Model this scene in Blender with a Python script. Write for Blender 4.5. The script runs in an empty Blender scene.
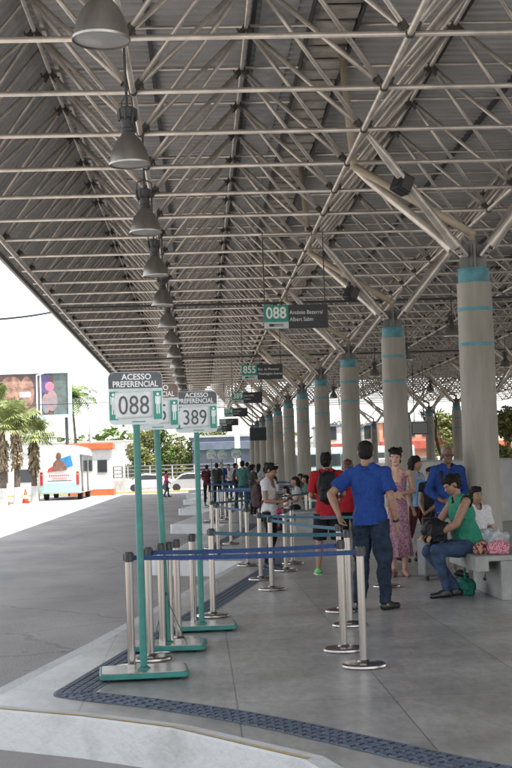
import bpy, bmesh, math, random
from mathutils import Vector, Matrix, noise
R = math.radians
random.seed(7)
scene = bpy.context.scene
col = scene.collection

# ------------------------------------------------------------------ camera
F = 1300.0          # focal length in pixels of a 512 x 768 picture
EYE = 1.55
_d = Vector((200 - 256, -(467.8 - 384), -F)).normalized()      # world +Y seen from the camera
_a = Vector((-math.sin(R(1.6)), math.cos(R(1.6)), 0))
_u = (_a - _a.dot(_d) * _d).normalized()
_r = _d.cross(_u).normalized()
ROT = Matrix((_r, _d, _u))
cam_d = bpy.data.cameras.new('camera')
cam = bpy.data.objects.new('camera', cam_d)
col.objects.link(cam)
cam.matrix_world = Matrix.Translation((0, 0, EYE)) @ ROT.to_4x4()
cam_d.sensor_fit = 'HORIZONTAL'; cam_d.sensor_width = 36.0
cam_d.lens = 36.0 * F / 512.0
cam_d.clip_start = 0.1; cam_d.clip_end = 4000
scene.camera = cam

# ------------------------------------------------------------------ light
SUN_EL = R(70); SUN_AZ = R(-38)        # direction the sun stands in: from +X towards -Y
w = bpy.data.worlds.new('World'); scene.world = w; w.use_nodes = True
nt = w.node_tree; nt.nodes.clear()
sky = nt.nodes.new('ShaderNodeTexSky'); sky.sky_type = 'NISHITA'; sky.sun_disc = False
sky.sun_elevation = SUN_EL; sky.sun_rotation = R(90) - SUN_AZ
sky.air_density = 1.0; sky.dust_density = 1.2; sky.ozone_density = 0.6
hsv = nt.nodes.new('ShaderNodeHueSaturation'); hsv.inputs['Saturation'].default_value = 0.27
bg = nt.nodes.new('ShaderNodeBackground'); bg.inputs[1].default_value = 0.15
wo = nt.nodes.new('ShaderNodeOutputWorld')
nt.links.new(sky.outputs[0], hsv.inputs['Color']); nt.links.new(hsv.outputs[0], bg.inputs[0])
nt.links.new(bg.outputs[0], wo.inputs[0])
sd = bpy.data.lights.new('sun', 'SUN'); sd.energy = 4.0; sd.angle = R(0.5); sd.color = (1.0, 0.95, 0.88)
sun = bpy.data.objects.new('sun', sd); col.objects.link(sun)
sv = Vector((math.cos(SUN_EL) * math.cos(SUN_AZ), math.cos(SUN_EL) * math.sin(SUN_AZ), math.sin(SUN_EL)))
sun.rotation_euler = sv.to_track_quat('Z', 'Y').to_euler()
sun.location = (0, 0, 60)
vs = scene.view_settings
vs.view_transform = 'Standard'; vs.look = 'None'; vs.gamma = 1.0; vs.use_curve_mapping = False
vs.exposure = 1.7
try:
    scene.cycles.use_denoising = True
    scene.cycles.max_bounces = 8; scene.cycles.diffuse_bounces = 5; scene.cycles.glossy_bounces = 3
    scene.cycles.sample_clamp_indirect = 4.0
except Exception:
    pass

def gp(px, py, z=0.0):
    """pixel of the 512x768 photograph -> point on the level plane z"""
    v = ROT @ Vector((px - 256, -(py - 384), -F))
    t = (z - EYE) / v.z
    return Vector((v.x * t, v.y * t, z))
def at(px, py, Y):
    v = ROT @ Vector((px - 256, -(py - 384), -F))
    t = Y / v.y
    return Vector((v.x * t, Y, EYE + v.z * t))
ROTI = ROT.transposed()
def proj(p):
    q = ROTI @ (Vector(p) - Vector((0, 0, EYE)))
    if q.z > -0.5: return None
    return (256 - F * q.x / q.z, 384 + F * q.y / q.z, -q.z)

# ------------------------------------------------------------------ materials
_m = {}
def mat(name, c, rough=0.6, metal=0.0, amt=0.15, scale=4.0, bump=0.0, bscale=40.0, c2=None, spec=0.5,
        stretch=(1, 1, 1), trans=0.0, emit=None, estr=0.0, detail=6.0, ramp=(0.35, 0.65), coat=0.0, rvar=0.0, bdist=0.01):
    if name in _m: return _m[name]
    m = bpy.data.materials.new(name); m.use_nodes = True
    n = m.node_tree.nodes; l = m.node_tree.links
    b = n['Principled BSDF']
    b.inputs['Roughness'].default_value = rough; b.inputs['Metallic'].default_value = metal
    b.inputs['Specular IOR Level'].default_value = spec
    b.inputs['Coat Weight'].default_value = coat
    tc = n.new('ShaderNodeTexCoord'); mp = n.new('ShaderNodeMapping'); mp.inputs['Scale'].default_value = stretch
    l.new(tc.outputs['Object'], mp.inputs[0])
    ns = n.new('ShaderNodeTexNoise'); ns.inputs['Scale'].default_value = scale; ns.inputs['Detail'].default_value = detail
    ns.inputs['Roughness'].default_value = 0.6
    l.new(mp.outputs[0], ns.inputs['Vector'])
    cr = n.new('ShaderNodeValToRGB')
    if c2 is None: c2 = tuple(x * (1 - amt * 1.6) for x in c); c = tuple(min(1, x * (1 + amt * 0.6)) for x in c)
    cr.color_ramp.elements[0].color = (*c2, 1); cr.color_ramp.elements[1].color = (*c, 1)
    cr.color_ramp.elements[0].position = ramp[0]; cr.color_ramp.elements[1].position = ramp[1]
    l.new(ns.outputs['Fac'], cr.inputs[0]); l.new(cr.outputs[0], b.inputs['Base Color'])
    if rvar:
        mr = n.new('ShaderNodeMapRange'); mr.inputs[3].default_value = max(0.03, rough - rvar); mr.inputs[4].default_value = min(1, rough + rvar)
        n2 = n.new('ShaderNodeTexNoise'); n2.inputs['Scale'].default_value = scale * 0.6; n2.inputs['Detail'].default_value = 5
        l.new(mp.outputs[0], n2.inputs['Vector']); l.new(n2.outputs['Fac'], mr.inputs[0]); l.new(mr.outputs[0], b.inputs['Roughness'])
    if bump:
        nb = n.new('ShaderNodeTexNoise'); nb.inputs['Scale'].default_value = bscale; nb.inputs['Detail'].default_value = 4
        l.new(mp.outputs[0], nb.inputs['Vector'])
        bp = n.new('ShaderNodeBump'); bp.inputs['Strength'].default_value = bump; bp.inputs['Distance'].default_value = bdist
        l.new(nb.outputs['Fac'], bp.inputs['Height']); l.new(bp.outputs[0], b.inputs['Normal'])
    if trans:
        b.inputs['Alpha'].default_value = 1 - trans
    if emit:
        b.inputs['Emission Color'].default_value = (*emit, 1); b.inputs['Emission Strength'].default_value = estr
    _m[name] = m
    return m

# ------------------------------------------------------------------ mesh builder
class MB:
    def __init__(s): s.v = []; s.f = []; s.mi = []; s.cur = 0
    def add(s, vs_, fs_):
        o = len(s.v); s.v += [tuple(p) for p in vs_]
        for f in fs_: s.f.append(tuple(i + o for i in f)); s.mi.append(s.cur)
        return s
    def box(s, c, d, M=None, taper=1.0):
        hx, hy, hz = d[0] / 2, d[1] / 2, d[2] / 2
        P = []
        for z in (-1, 1):
            k = taper if z > 0 else 1.0
            for x, y in ((-1, -1), (1, -1), (1, 1), (-1, 1)):
                p = Vector((x * hx * k, y * hy * k, z * hz))
                if M: p = M @ p
                P.append(p + Vector(c))
        return s.add(P, [(3, 2, 1, 0), (4, 5, 6, 7), (0, 1, 5, 4), (1, 2, 6, 5), (2, 3, 7, 6), (3, 0, 4, 7)])
    def tube(s, p, q, r, n=8, r2=None, cap=True):
        p = Vector(p); q = Vector(q); d = q - p
        if d.length < 1e-6: return s
        r2 = r if r2 is None else r2
        d.normalize()
        a = Vector((0, 0, 1)) if abs(d.z) < 0.9 else Vector((1, 0, 0))
        x = d.cross(a).normalized(); y = d.cross(x)
        P = []
        for c, rr in ((p, r), (q, r2)):
            for i in range(n):
                t = 2 * math.pi * i / n
                P.append(c + x * (rr * math.cos(t)) + y * (rr * math.sin(t)))
        fs = [(i, i + n, (i + 1) % n + n, (i + 1) % n) for i in range(n)]
        if cap: fs += [tuple(range(n)), tuple(range(2 * n - 1, n - 1, -1))]
        return s.add(P, fs)
    def path(s, pts, r, n=6):
        for a, b in zip(pts[:-1], pts[1:]): s.tube(a, b, r, n)
        return s
    def lathe(s, prof, c=(0, 0, 0), n=24, sx=1, sy=1, cap=True):
        P = []
        for r, z in prof:
            for i in range(n):
                t = 2 * math.pi * i / n
                P.append((c[0] + r * sx * math.cos(t), c[1] + r * sy * math.sin(t), c[2] + z))
        fs = []
        for k in range(len(prof) - 1):
            for i in range(n):
                j = (i + 1) % n
                fs.append((k * n + i, k * n + j, (k + 1) * n + j, (k + 1) * n + i))
        if cap:
            fs.append(tuple(reversed(range(n)))); fs.append(tuple((len(prof) - 1) * n + i for i in range(n)))
        return s.add(P, fs)
    def ball(s, c, r, n=10, m=7, M=None):
        if not isinstance(r, (tuple, list)): r = (r, r, r)
        P = []
        for k in range(1, m):
            ph = math.pi * k / m
            for i in range(n):
                t = 2 * math.pi * i / n
                p = Vector((r[0] * math.sin(ph) * math.cos(t), r[1] * math.sin(ph) * math.sin(t), r[2] * math.cos(ph)))
                P.append(p)
        P += [Vector((0, 0, r[2])), Vector((0, 0, -r[2]))]
        if M: P = [M @ p for p in P]
        P = [p + Vector(c) for p in P]
        T = len(P) - 2; B = T + 1; fs = []
        for k in range(m - 2):
            for i in range(n):
                j = (i + 1) % n
                fs.append((k * n + i, (k + 1) * n + i, (k + 1) * n + j, k * n + j))
        for i in range(n):
            j = (i + 1) % n
            fs.append((T, i, j)); fs.append((B, (m - 2) * n + j, (m - 2) * n + i))
        return s.add(P, fs)
    def prism(s, pts, fn, t0, t1):
        """closed 2D outline; fn(u, v, t) -> 3D; caps are n-gons"""
        n = len(pts)
        P = [fn(u, v, t0) for u, v in pts] + [fn(u, v, t1) for u, v in pts]
        fs = [(i, (i + 1) % n, (i + 1) % n + n, i + n) for i in range(n)]
        fs += [tuple(reversed(range(n))), tuple(range(n, 2 * n))]
        return s.add(P, fs)
    def build(s, name, m, parent=None, smooth=False, loc=None, bevel=0, auto=None):
        me = bpy.data.meshes.new(name); me.from_pydata(s.v, [], s.f)
        ms = m if isinstance(m, (list, tuple)) else [m]
        for x in ms: me.materials.append(x)
        if len(ms) > 1:
            for p, i in zip(me.polygons, s.mi): p.material_index = i
        b = bmesh.new(); b.from_mesh(me); bmesh.ops.recalc_face_normals(b, faces=b.faces)
        if auto is not None:
            for e in b.edges:
                if len(e.link_faces) == 2 and e.calc_face_angle(0) > R(auto): e.smooth = False
            for f in b.faces: f.smooth = True
        b.to_mesh(me); b.free()
        if smooth:
            for p in me.polygons: p.use_smooth = True
        o = bpy.data.objects.new(name, me); col.objects.link(o)
        if parent is not None: o.parent = parent
        if loc is not None: o.location = loc
        if bevel:
            bv = o.modifiers.new('bevel', 'BEVEL'); bv.width = bevel; bv.segments = 2; bv.limit_method = 'ANGLE'
        return o

def rrect(w_, h_, r, n=5):
    pts = []
    for cx, cy, a0 in ((w_ / 2 - r, h_ / 2 - r, 0), (-w_ / 2 + r, h_ / 2 - r, 90), (-w_ / 2 + r, -h_ / 2 + r, 180), (w_ / 2 - r, -h_ / 2 + r, 270)):
        for i in range(n + 1):
            a = R(a0 + 90 * i / n); pts.append((cx + r * math.cos(a), cy + r * math.sin(a)))
    return pts
def XZ(u, v, t): return (u, t, v)
def tag(o, label=None, cat=None, group=None, kind=None):
    if label: o['label'] = label
    if cat: o['category'] = cat
    if group: o['group'] = group
    if kind: o['kind'] = kind
    return o
def empty(name, loc, rz=0.0, label=None, cat=None, group=None):
    o = bpy.data.objects.new(name, None); col.objects.link(o)
    o.empty_display_size = 0.2; o.location = loc; o.rotation_euler = (0, 0, rz)
    return tag(o, label, cat, group)
def struct(o): o['kind'] = 'structure'; return o
def copy_tree(o, parent=None):
    c = o.copy(); col.objects.link(c)
    if parent is not None: c.parent = parent
    for ch in list(o.children): copy_tree(ch, c)
    return c
def text(name, s, size, m, parent, loc, align='CENTER', rot=(R(90), 0, 0), ext=0.0008, sx=1.0, bold=0.0):
    cu = bpy.data.curves.new(name, 'FONT'); cu.body = s; cu.size = size; cu.align_x = align; cu.align_y = 'CENTER'
    cu.extrude = ext; cu.offset = bold; cu.resolution_u = 3; cu.space_character = 1.0
    t = bpy.data.objects.new(name, cu); col.objects.link(t)
    bpy.context.view_layer.update()
    me = bpy.data.meshes.new_from_object(t.evaluated_get(bpy.context.evaluated_depsgraph_get()))
    bpy.data.objects.remove(t); bpy.data.curves.remove(cu)
    me.materials.clear(); me.materials.append(m)
    o = bpy.data.objects.new(name, me); col.objects.link(o)
    o.parent = parent; o.location = loc; o.rotation_euler = rot; o.scale = (sx, 1, 1)
    return o

# shared materials
M_floor = None
M_white = mat('white_paint', (0.75, 0.75, 0.73), 0.5, amt=0.06)
M_black = mat('black_plastic', (0.02, 0.02, 0.022), 0.4, amt=0.1)
M_dark = mat('dark_grey_metal', (0.045, 0.047, 0.05), 0.5, amt=0.1)
M_steel = mat('brushed_steel', (0.36, 0.33, 0.305), 0.24, 1.0, amt=0.04, scale=2)
M_teal = mat('teal_post_paint', (0.016, 0.185, 0.155), 0.38, amt=0.18, scale=14, c2=(0.02, 0.135, 0.115))
M_bandblue = mat('turquoise_band_paint', (0.06, 0.22, 0.26), 0.5, amt=0.2, scale=6)
M_glass = mat('dark_window_glass', (0.03, 0.035, 0.04), 0.08, amt=0.1)
M_rubber = mat('rubber', (0.02, 0.02, 0.02), 0.8, amt=0.2)
# ------------------------------------------------------------------ ground, road, platform
def spots(n, l, coord, src, dst, scale, size, dark, feature='F1'):
    v = n.new('ShaderNodeTexVoronoi'); v.feature = feature; v.inputs['Scale'].default_value = scale; v.inputs['Randomness'].default_value = 1.0
    nz = n.new('ShaderNodeTexNoise'); nz.inputs['Scale'].default_value = 3.0; nz.inputs['Detail'].default_value = 6
    va = n.new('ShaderNodeVectorMath'); va.operation = 'MULTIPLY_ADD'; va.inputs[1].default_value = (.25, .25, .25)
    l.new(coord, nz.inputs['Vector']); l.new(nz.outputs['Color'], va.inputs[0]); l.new(coord, va.inputs[2]); l.new(va.outputs[0], v.inputs['Vector'])
    r = n.new('ShaderNodeValToRGB'); r.color_ramp.elements[0].color = (dark, dark, dark, 1); r.color_ramp.elements[1].color = (1, 1, 1, 1)
    r.color_ramp.elements[0].position = size; r.color_ramp.elements[1].position = size * 1.5
    l.new(v.outputs['Distance'], r.inputs[0])
    x = n.new('ShaderNodeMix'); x.data_type = 'RGBA'; x.blend_type = 'MULTIPLY'; x.inputs[0].default_value = 1
    l.new(src, x.inputs[6]); l.new(r.outputs[0], x.inputs[7]); l.new(x.outputs[2], dst)
def floor_material():
    m = mat('polished_concrete', (0.39, 0.38, 0.36), 0.33, amt=0.2, scale=0.9, rvar=0.1, bump=0.06, bscale=9, spec=0.45, bdist=0.01)
    n = m.node_tree.nodes; l = m.node_tree.links; b = n['Principled BSDF']
    src = b.inputs['Base Color'].links[0].from_socket
    tc = n.new('ShaderNodeTexCoord'); mp = n.new('ShaderNodeMapping')
    mp.inputs['Location'].default_value = (-0.2 + 1.03 * 40, -8.67 + 3.05 * 20, 0)
    l.new(tc.outputs['Object'], mp.inputs[0])
    br = n.new('ShaderNodeTexBrick'); br.offset = 0.0; br.inputs['Scale'].default_value = 1.0
    br.inputs['Brick Width'].default_value = 1.03; br.inputs['Row Height'].default_value = 3.05
    br.inputs['Mortar Size'].default_value = 0.006; br.inputs['Mortar Smooth'].default_value = 0.3
    br.inputs['Color1'].default_value = (1, 1, 1, 1); br.inputs['Color2'].default_value = (0.86, 0.87, 0.88, 1)
    br.inputs['Mortar'].default_value = (0.5, 0.5, 0.5, 1)
    l.new(mp.outputs[0], br.inputs['Vector'])
    n3 = n.new('ShaderNodeTexNoise'); n3.inputs['Scale'].default_value = 14; n3.inputs['Detail'].default_value = 8; n3.inputs['Roughness'].default_value = 0.7
    m3 = n.new('ShaderNodeMapping'); m3.inputs['Scale'].default_value = (1, 0.35, 1)
    l.new(tc.outputs['Object'], m3.inputs[0]); l.new(m3.outputs[0], n3.inputs['Vector'])
    r3 = n.new('ShaderNodeValToRGB'); r3.color_ramp.elements[0].color = (0.72, 0.72, 0.72, 1); r3.color_ramp.elements[1].color = (1.08, 1.08, 1.08, 1)
    r3.color_ramp.elements[0].position = 0.3; r3.color_ramp.elements[1].position = 0.6
    l.new(n3.outputs['Fac'], r3.inputs[0])
    mx = n.new('ShaderNodeMix'); mx.data_type = 'RGBA'; mx.blend_type = 'MULTIPLY'; mx.inputs[0].default_value = 1
    mx2 = n.new('ShaderNodeMix'); mx2.data_type = 'RGBA'; mx2.blend_type = 'MULTIPLY'; mx2.inputs[0].default_value = 1
    l.new(src, mx.inputs[6]); l.new(br.outputs['Color'], mx.inputs[7])
    l.new(mx.outputs[2], mx2.inputs[6]); l.new(r3.outputs[0], mx2.inputs[7])
    spots(n, l, tc.outputs['Object'], mx2.outputs[2], b.inputs['Base Color'], 5.0, .035, .55)
    return m
M_floor = floor_material()
M_road = mat('worn_asphalt', (0.34, 0.315, 0.295), 0.75, amt=0.3, scale=0.7, bump=0.5, bscale=60, detail=12, c2=(0.235, 0.22, 0.21), rvar=0.15, stretch=(1, 0.5, 1))
_n = M_road.node_tree.nodes; _l = M_road.node_tree.links; _b = _n['Principled BSDF']; _s = _b.inputs['Base Color'].links[0].from_socket
_tc = _n.new('ShaderNodeTexCoord'); spots(_n, _l, _tc.outputs['Object'], _s, _b.inputs['Base Color'], .3, .004, .75, 'DISTANCE_TO_EDGE')
_s = _b.inputs['Base Color'].links[0].from_socket; spots(_n, _l, _tc.outputs['Object'], _s, _b.inputs['Base Color'], 2.2, .06, .6)
M_ground = mat('pale_concrete_yard', (0.36, 0.34, 0.31), 0.85, amt=0.12, scale=0.3, bump=0.3, bscale=30, detail=10)
M_kerb = mat('whitewashed_kerb', (0.53, 0.535, 0.525), 0.75, scale=3.0, c2=(0.38, 0.375, 0.36), ramp=(0.22, 0.50), bump=.6, bscale=22, bdist=.02, detail=12)
M_yel = mat('worn_yellow_line', (0.48, 0.33, 0.11), 0.7, scale=12, c2=(0.42, 0.39, 0.33), ramp=(0.42, 0.55))
M_tact = mat('tactile_blue', (0.15, 0.175, 0.22), 0.6, scale=9, c2=(0.12, 0.14, 0.17), ramp=(0.3, 0.62))
M_tact2 = mat('tactile_rib_blue', (0.095, 0.12, 0.17), 0.55, amt=0.3, scale=20)

ZR = -0.26
g = MB(); g.add([(-900, -60, ZR - .008), (900, -60, ZR - .008), (900, 1500, ZR - .008), (-900, 1500, ZR - .008)], [(0, 1, 2, 3)])
struct(g.build('ground', M_ground))
g = MB(); g.add([(-16, -20, ZR), (-1.9, -20, ZR), (1.5, -20, ZR), (2.5, 0, ZR), (2.5, 96, ZR), (-16, 96, ZR)], [(0, 1, 2, 3, 4, 5)])
struct(g.build('road', M_road))

edge = [(-1.57, -5), (0.3, 5.6), (0.5, 6.1), (0.62, 6.5), (0.5, 6.95), (-0.226, 7.93), (-0.8, 8.4), (-1.395, 8.78), (-1.55, 8.92), (-1.6, 9.05), (-1.58, 9.3), (-1.07, 11.9)]
for k in range(6):
    y = 14.1 * k
    edge += [(0.53, 21.0 + y), (0.64, 21.3 + y), (0.6, 21.55 + y), (-0.55, 22.25 + y), (-0.82, 22.45 + y), (-0.88, 22.6 + y), (-0.82, 22.85 + y)]
edge.append((0.4, 92.0 + 6))
XE = 16.5
def inset(pts, d):
    out = []
    for i, p in enumerate(pts):
        a = Vector(pts[max(0, i - 1)]); b = Vector(pts[min(len(pts) - 1, i + 1)])
        t = (b - a).normalized(); nrm = Vector((t.y, -t.x))
        out.append((p[0] + nrm.x * d, p[1] + nrm.y * d))
    return out
KW = 0.13
inn = inset(edge, KW)
g = MB(); pts = [(x, y, 0) for x, y in inn] + [(XE, inn[-1][1], 0), (XE, inn[0][1], 0)]
g.add(pts, [tuple(reversed(range(len(pts))))])
struct(g.build('platform_floor', M_floor))
g = MB(); yl = MB()
in1 = inset(edge, 0.012)
for i in range(len(edge) - 1):
    a, b, c, d = edge[i], edge[i + 1], inn[i + 1], inn[i]; a1, b1 = in1[i], in1[i + 1]
    g.add([(*a, ZR - .005), (*b, ZR - .005), (*b, -0.012), (*a, -0.012)], [(0, 1, 2, 3)])
    g.add([(*a, -0.012), (*b, -0.012), (*b1, 0), (*a1, 0)], [(0, 1, 2, 3)])
    g.add([(*a1, 0), (*b1, 0), (*c, 0), (*d, 0)], [(0, 1, 2, 3)])
struct(g.build('kerb', M_kerb))
y1 = inset(edge, 0.015); y2 = inset(edge, 0.05)
for i in range(len(edge) - 1):
    if abs(edge[i + 1][0] - edge[i][0]) < .35 * abs(edge[i + 1][1] - edge[i][1]): continue
    yl.add([(*y1[i], .004), (*y1[i + 1], .004), (*y2[i + 1], .004), (*y2[i], .004)], [(0, 1, 2, 3)])
struct(yl.build('yellow_line', M_yel))
# far side kerb of the platform
g = MB(); g.box((XE + .07, 45, (ZR) / 2), (0.14, 106, -ZR)); struct(g.build('far_kerb', M_kerb))
g = MB(); g.add([(XE + .2, -20, ZR), (60, -20, ZR), (60, 120, ZR), (XE + .2, 120, ZR)], [(0, 1, 2, 3)]); struct(g.build('far_road', M_road))

# tactile paving: dark blue ribs following the kerb
def smooth_path(P, it=3):
    for _ in range(it):
        Q = [P[0]]
        for a, b in zip(P[:-1], P[1:]):
            Q.append((a[0] * .75 + b[0] * .25, a[1] * .75 + b[1] * .25)); Q.append((a[0] * .25 + b[0] * .75, a[1] * .25 + b[1] * .75))
        Q.append(P[-1]); P = Q
    return P
tp = [(9, 5.6), (2.6, 5.65), (1.47, 6.26), (1.18, 6.60), (0.80, 7.16), (0.236, 7.98), (-.4, 8.66), (-1.0, 9.12), (-1.07, 9.3), (-.98, 9.7), (0.885, 19.8), (1.15, 21.4), (1.1, 21.9), (0.1, 22.6), (-.2, 22.9), (-.2, 23.3), (1.3, 34.6), (1.3, 35.6), (0.1, 36.7), (0, 37.1), (1.3, 48.7), (.3, 51)]
tp = smooth_path(tp, 2)
base = MB(); ribs = MB()
lo = inset(tp, -0.02); hi = inset(tp, 0.27)
for i in range(len(tp) - 1):
    base.add([(*lo[i], .003), (*lo[i + 1], .003), (*hi[i + 1], .003), (*hi[i], .003)], [(0, 1, 2, 3)])
for k in range(4):
    A = []; B = []
    A0 = inset(tp, 0.0 + k * .066); B0 = inset(tp, 0.04 + k * .066)
    for i in range(len(tp) - 1):       # short bars with gaps, as cast in the tiles
        n_ = max(1, int(math.hypot(tp[i + 1][0] - tp[i][0], tp[i + 1][1] - tp[i][1]) / .075))
        for q_ in range(n_):
            for f_ in (q_ / n_, (q_ + .8) / n_):
                A.append(tuple(A0[i][z] + (A0[i + 1][z] - A0[i][z]) * f_ for z in (0, 1))); B.append(tuple(B0[i][z] + (B0[i + 1][z] - B0[i][z]) * f_ for z in (0, 1)))
    for i in range(0, len(A) - 1, 2):
        ribs.add([(*A[i], .003), (*A[i + 1], .003), (*B[i + 1], .003), (*B[i], .003), (*A[i], .009), (*A[i + 1], .009), (*B[i + 1], .009), (*B[i], .009)],
                 [(4, 5, 6, 7), (0, 1, 5, 4), (2, 3, 7, 6)])
struct(base.build('tactile_paving', M_tact))
struct(ribs.build('tactile_ribs', M_tact2))

# ------------------------------------------------------------------ roof: space frame
M_tube = mat('painted_steel_tube', (0.58, 0.53, 0.475), 0.36, 0.45, amt=0.18, scale=3)
M_tube2 = mat('beige_pipe', (0.42, 0.35, 0.26), 0.5, amt=0.15, scale=3)
M_node = mat('dirty_node_steel', (0.07, 0.062, 0.055), 0.6, amt=0.3, scale=20)
M_deck = mat('grey_corrugated_sheet', (0.47, 0.465, 0.46), 0.5, amt=0.25, scale=0.8, c2=(0.36, 0.355, 0.35), ramp=(.3, .7), spec=0.4, stretch=(1, 2, 1))
M_gut = mat('beige_gutter_panel', (0.42, 0.39, 0.34), 0.7, amt=0.25, scale=3)
M_trl = mat('pale_translucent_sheet', (0.42, 0.42, 0.42), 0.5, amt=0.2, scale=3)
ZB, ZT, ZD = 5.88, 7.58, 7.78
XB = [-3.55 + 2.9 * k for k in range(13)]; XT = [-2.1 + 2.9 * k for k in range(12)]
YB = [16.61 + 1.875 * k for k in range(-9, 43)]
YT = [y + .9375 for y in YB[:-1]]
Y0, Y1 = YB[0] - .3, YB[-1] + .3
roof = empty('space_frame_roof', (3, 50, 0), 0, 'grey space frame canopy of steel tubes under corrugated sheeting over the bus platform', 'roof')
OFF = Vector((-3, -50, 0))
def rb(mb, name, m, **k):
    mb.v = [tuple(Vector(p) + OFF) for p in mb.v]; return mb.build(name, m, roof, **k)
# deck
d = MB(); pitch = 0.25; ny = int((Y1 - Y0) / pitch)
prof = [(-3.85, ZB + .08), (-2.2, ZD), (29.9, ZD), (31.55, ZB + .08)]
for a, b in zip(prof[:-1], prof[1:]):
    dx, dz = b[0] - a[0], b[1] - a[1]; L = math.hypot(dx, dz); nx, nz = -dz / L, dx / L
    for i in range(ny):
        y = Y0 + i * pitch
        s = [(y, 0), (y + .10, 0), (y + .125, -.06), (y + .225, -.06), (y + .25, 0)]
        P = []
        for yy, h in s:
            P.append((a[0] + nx * h, yy, a[1] + nz * h)); P.append((b[0] + nx * h, yy, b[1] + nz * h))
        d.add(P, [(2 * q, 2 * q + 1, 2 * q + 3, 2 * q + 2) for q in range(4)])
    # outer skin so the sheet has thickness
    d.add([(a[0], Y0, a[1] + .06), (b[0], Y0, b[1] + .06), (b[0], Y1, b[1] + .06), (a[0], Y1, a[1] + .06)], [(0, 1, 2, 3)])
rb(d, 'roof_deck', M_deck)
for x, s in ((-3.88, -1), (31.58, 1)):
    e = MB(); e.box((x, (Y0 + Y1) / 2, ZB + .1), (.06, Y1 - Y0, .26)); rb(e, 'fascia', mat('fascia_paint', (0.30, 0.29, 0.28), 0.6))
for y in YB:
    if y < 5: continue
    rb(MB().tube((XB[0] - .15, y, ZB), (XB[-1], y, ZB), .030, 10), 'transverse_chord', M_tube, smooth=True)
for y in YT:
    rb(MB().tube((XT[0], y, ZT + .02), (XT[-1], y, ZT + .02), .024, 8), 'upper_transverse_chord', M_tube, smooth=True)
for x in XB: rb(MB().tube((x, Y0, ZB), (x, Y1, ZB), .035 if x > -3.5 else .055, 10), 'lower_chord', M_tube, smooth=True)
for x in XT: rb(MB().tube((x, Y0, ZT), (x, Y1, ZT), .031, 8), 'upper_chord', M_tube, smooth=True)
for k in range(23):
    x = -2.0 + 1.45 * k
    p = MB(); p.box((x, (Y0 + Y1) / 2, ZD - .085), (.06, Y1 - Y0, .09)); rb(p, 'purlin', M_dark if k % 3 else M_tube)
diag = []
for i, xb in enumerate(XB):
    for j, yb in enumerate(YB):
        for xt in (xb - 1.45, xb + 1.45):
            if xt < XT[0] - .1 or xt > XT[-1] + .1: continue
            for yt in (yb - .9375, yb + .9375):
                if yt < YT[0] - .1 or yt > YT[-1] + .1: continue
                diag.append(((xb, yb, ZB), (xt, yt, ZT)))
        if i in (0, len(XB) - 1):
            xi = XT[0] if i == 0 else XT[-1]
            diag.append(((xb, yb, ZB + .04), (xi, yb, ZD - .12)))
def vis(seg):
    a, b = proj(seg[0]), proj(seg[1])
    if not a or not b: return 0
    mx, my = (a[0] + b[0]) / 2, (a[1] + b[1]) / 2
    if not (-20 < mx < 532 and -20 < my < 788): return 0
    return math.hypot(a[0] - b[0], a[1] - b[1]) / a[2]
diag.sort(key=vis, reverse=True)
for s in diag[:100]: rb(MB().tube(s[0], s[1], .031, 8), 'diagonal_brace', M_tube, smooth=True)
g = MB()
for s in diag[100:]: g.tube(s[0], s[1], .030, 7, cap=False)
tag(rb(g, 'diagonal_braces', M_tube, smooth=True), kind='stuff')
nodes = [(x, y, ZB) for x in XB for y in YB] + [(x, y, ZT) for x in XT for y in YT]
def visn(p):
    a = proj(p)
    if not a or not (-5 < a[0] < 517 and -5 < a[1] < 770): return 0
    return 1 / a[2]
nodes.sort(key=visn, reverse=True)
def node_mb(mb, p):
    x, y, z = p; s = 1 if z < 6.5 else -1
    mb.ball(p, (.062, .062, .05), 8, 5)
    for sx in (-1, 1):
        for sy in (-1, 1):
            dv = Vector((sx * 1.45, sy * .9375, s * (ZT - ZB))).normalized()
            c = Vector(p) + dv * .13
            mb.tube(c - dv * .07, c + dv * .03, .04, 6)
            mb.tube(c + Vector((0, 0, .05 * s)) , c + Vector((sy * .05, sx * .05, -.05 * s)), .014, 5)
for p in nodes[:100]:
    g = MB(); node_mb(g, p); rb(g, 'node_joint', M_node)
g = MB()
for p in nodes[100:]: node_mb(g, p)
tag(rb(g, 'node_joints', M_node), kind='stuff')
# gutter trough with panels, ends closed by cross frames (runs above the lower chord beside the columns)
for gx in (2.0, 10.7):
    for side in (-1, 1):
        g = MB(); g.box((gx + side * .33, (Y0 + Y1) / 2, ZD - .22), (.02, Y1 - Y0, .16)); rb(g, 'gutter_side', M_dark)
    g = MB(); y = 8.0; k = 0
    while y < 96:
        wv = .42 + .03 * math.sin(k * 2.1)
        g.box((gx + .01 * math.sin(k), y, ZD - .2 - .008 * (k % 3)), (.6, wv, .025)); y += .56; k += 1
    tag(rb(g, 'gutter_panels', M_gut), kind='stuff')
g = MB(); g.box((1.25, 52, ZD - .06), (.5, 88, .02)); rb(g, 'translucent_sheet', M_trl)
# two dark cable trays crossing under the frame
for y in (33.9, 50.3):
    g = MB(); g.box((5, y, ZB - .07), (17, .12, .05)); rb(g, 'cable_tray', M_dark)

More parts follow.
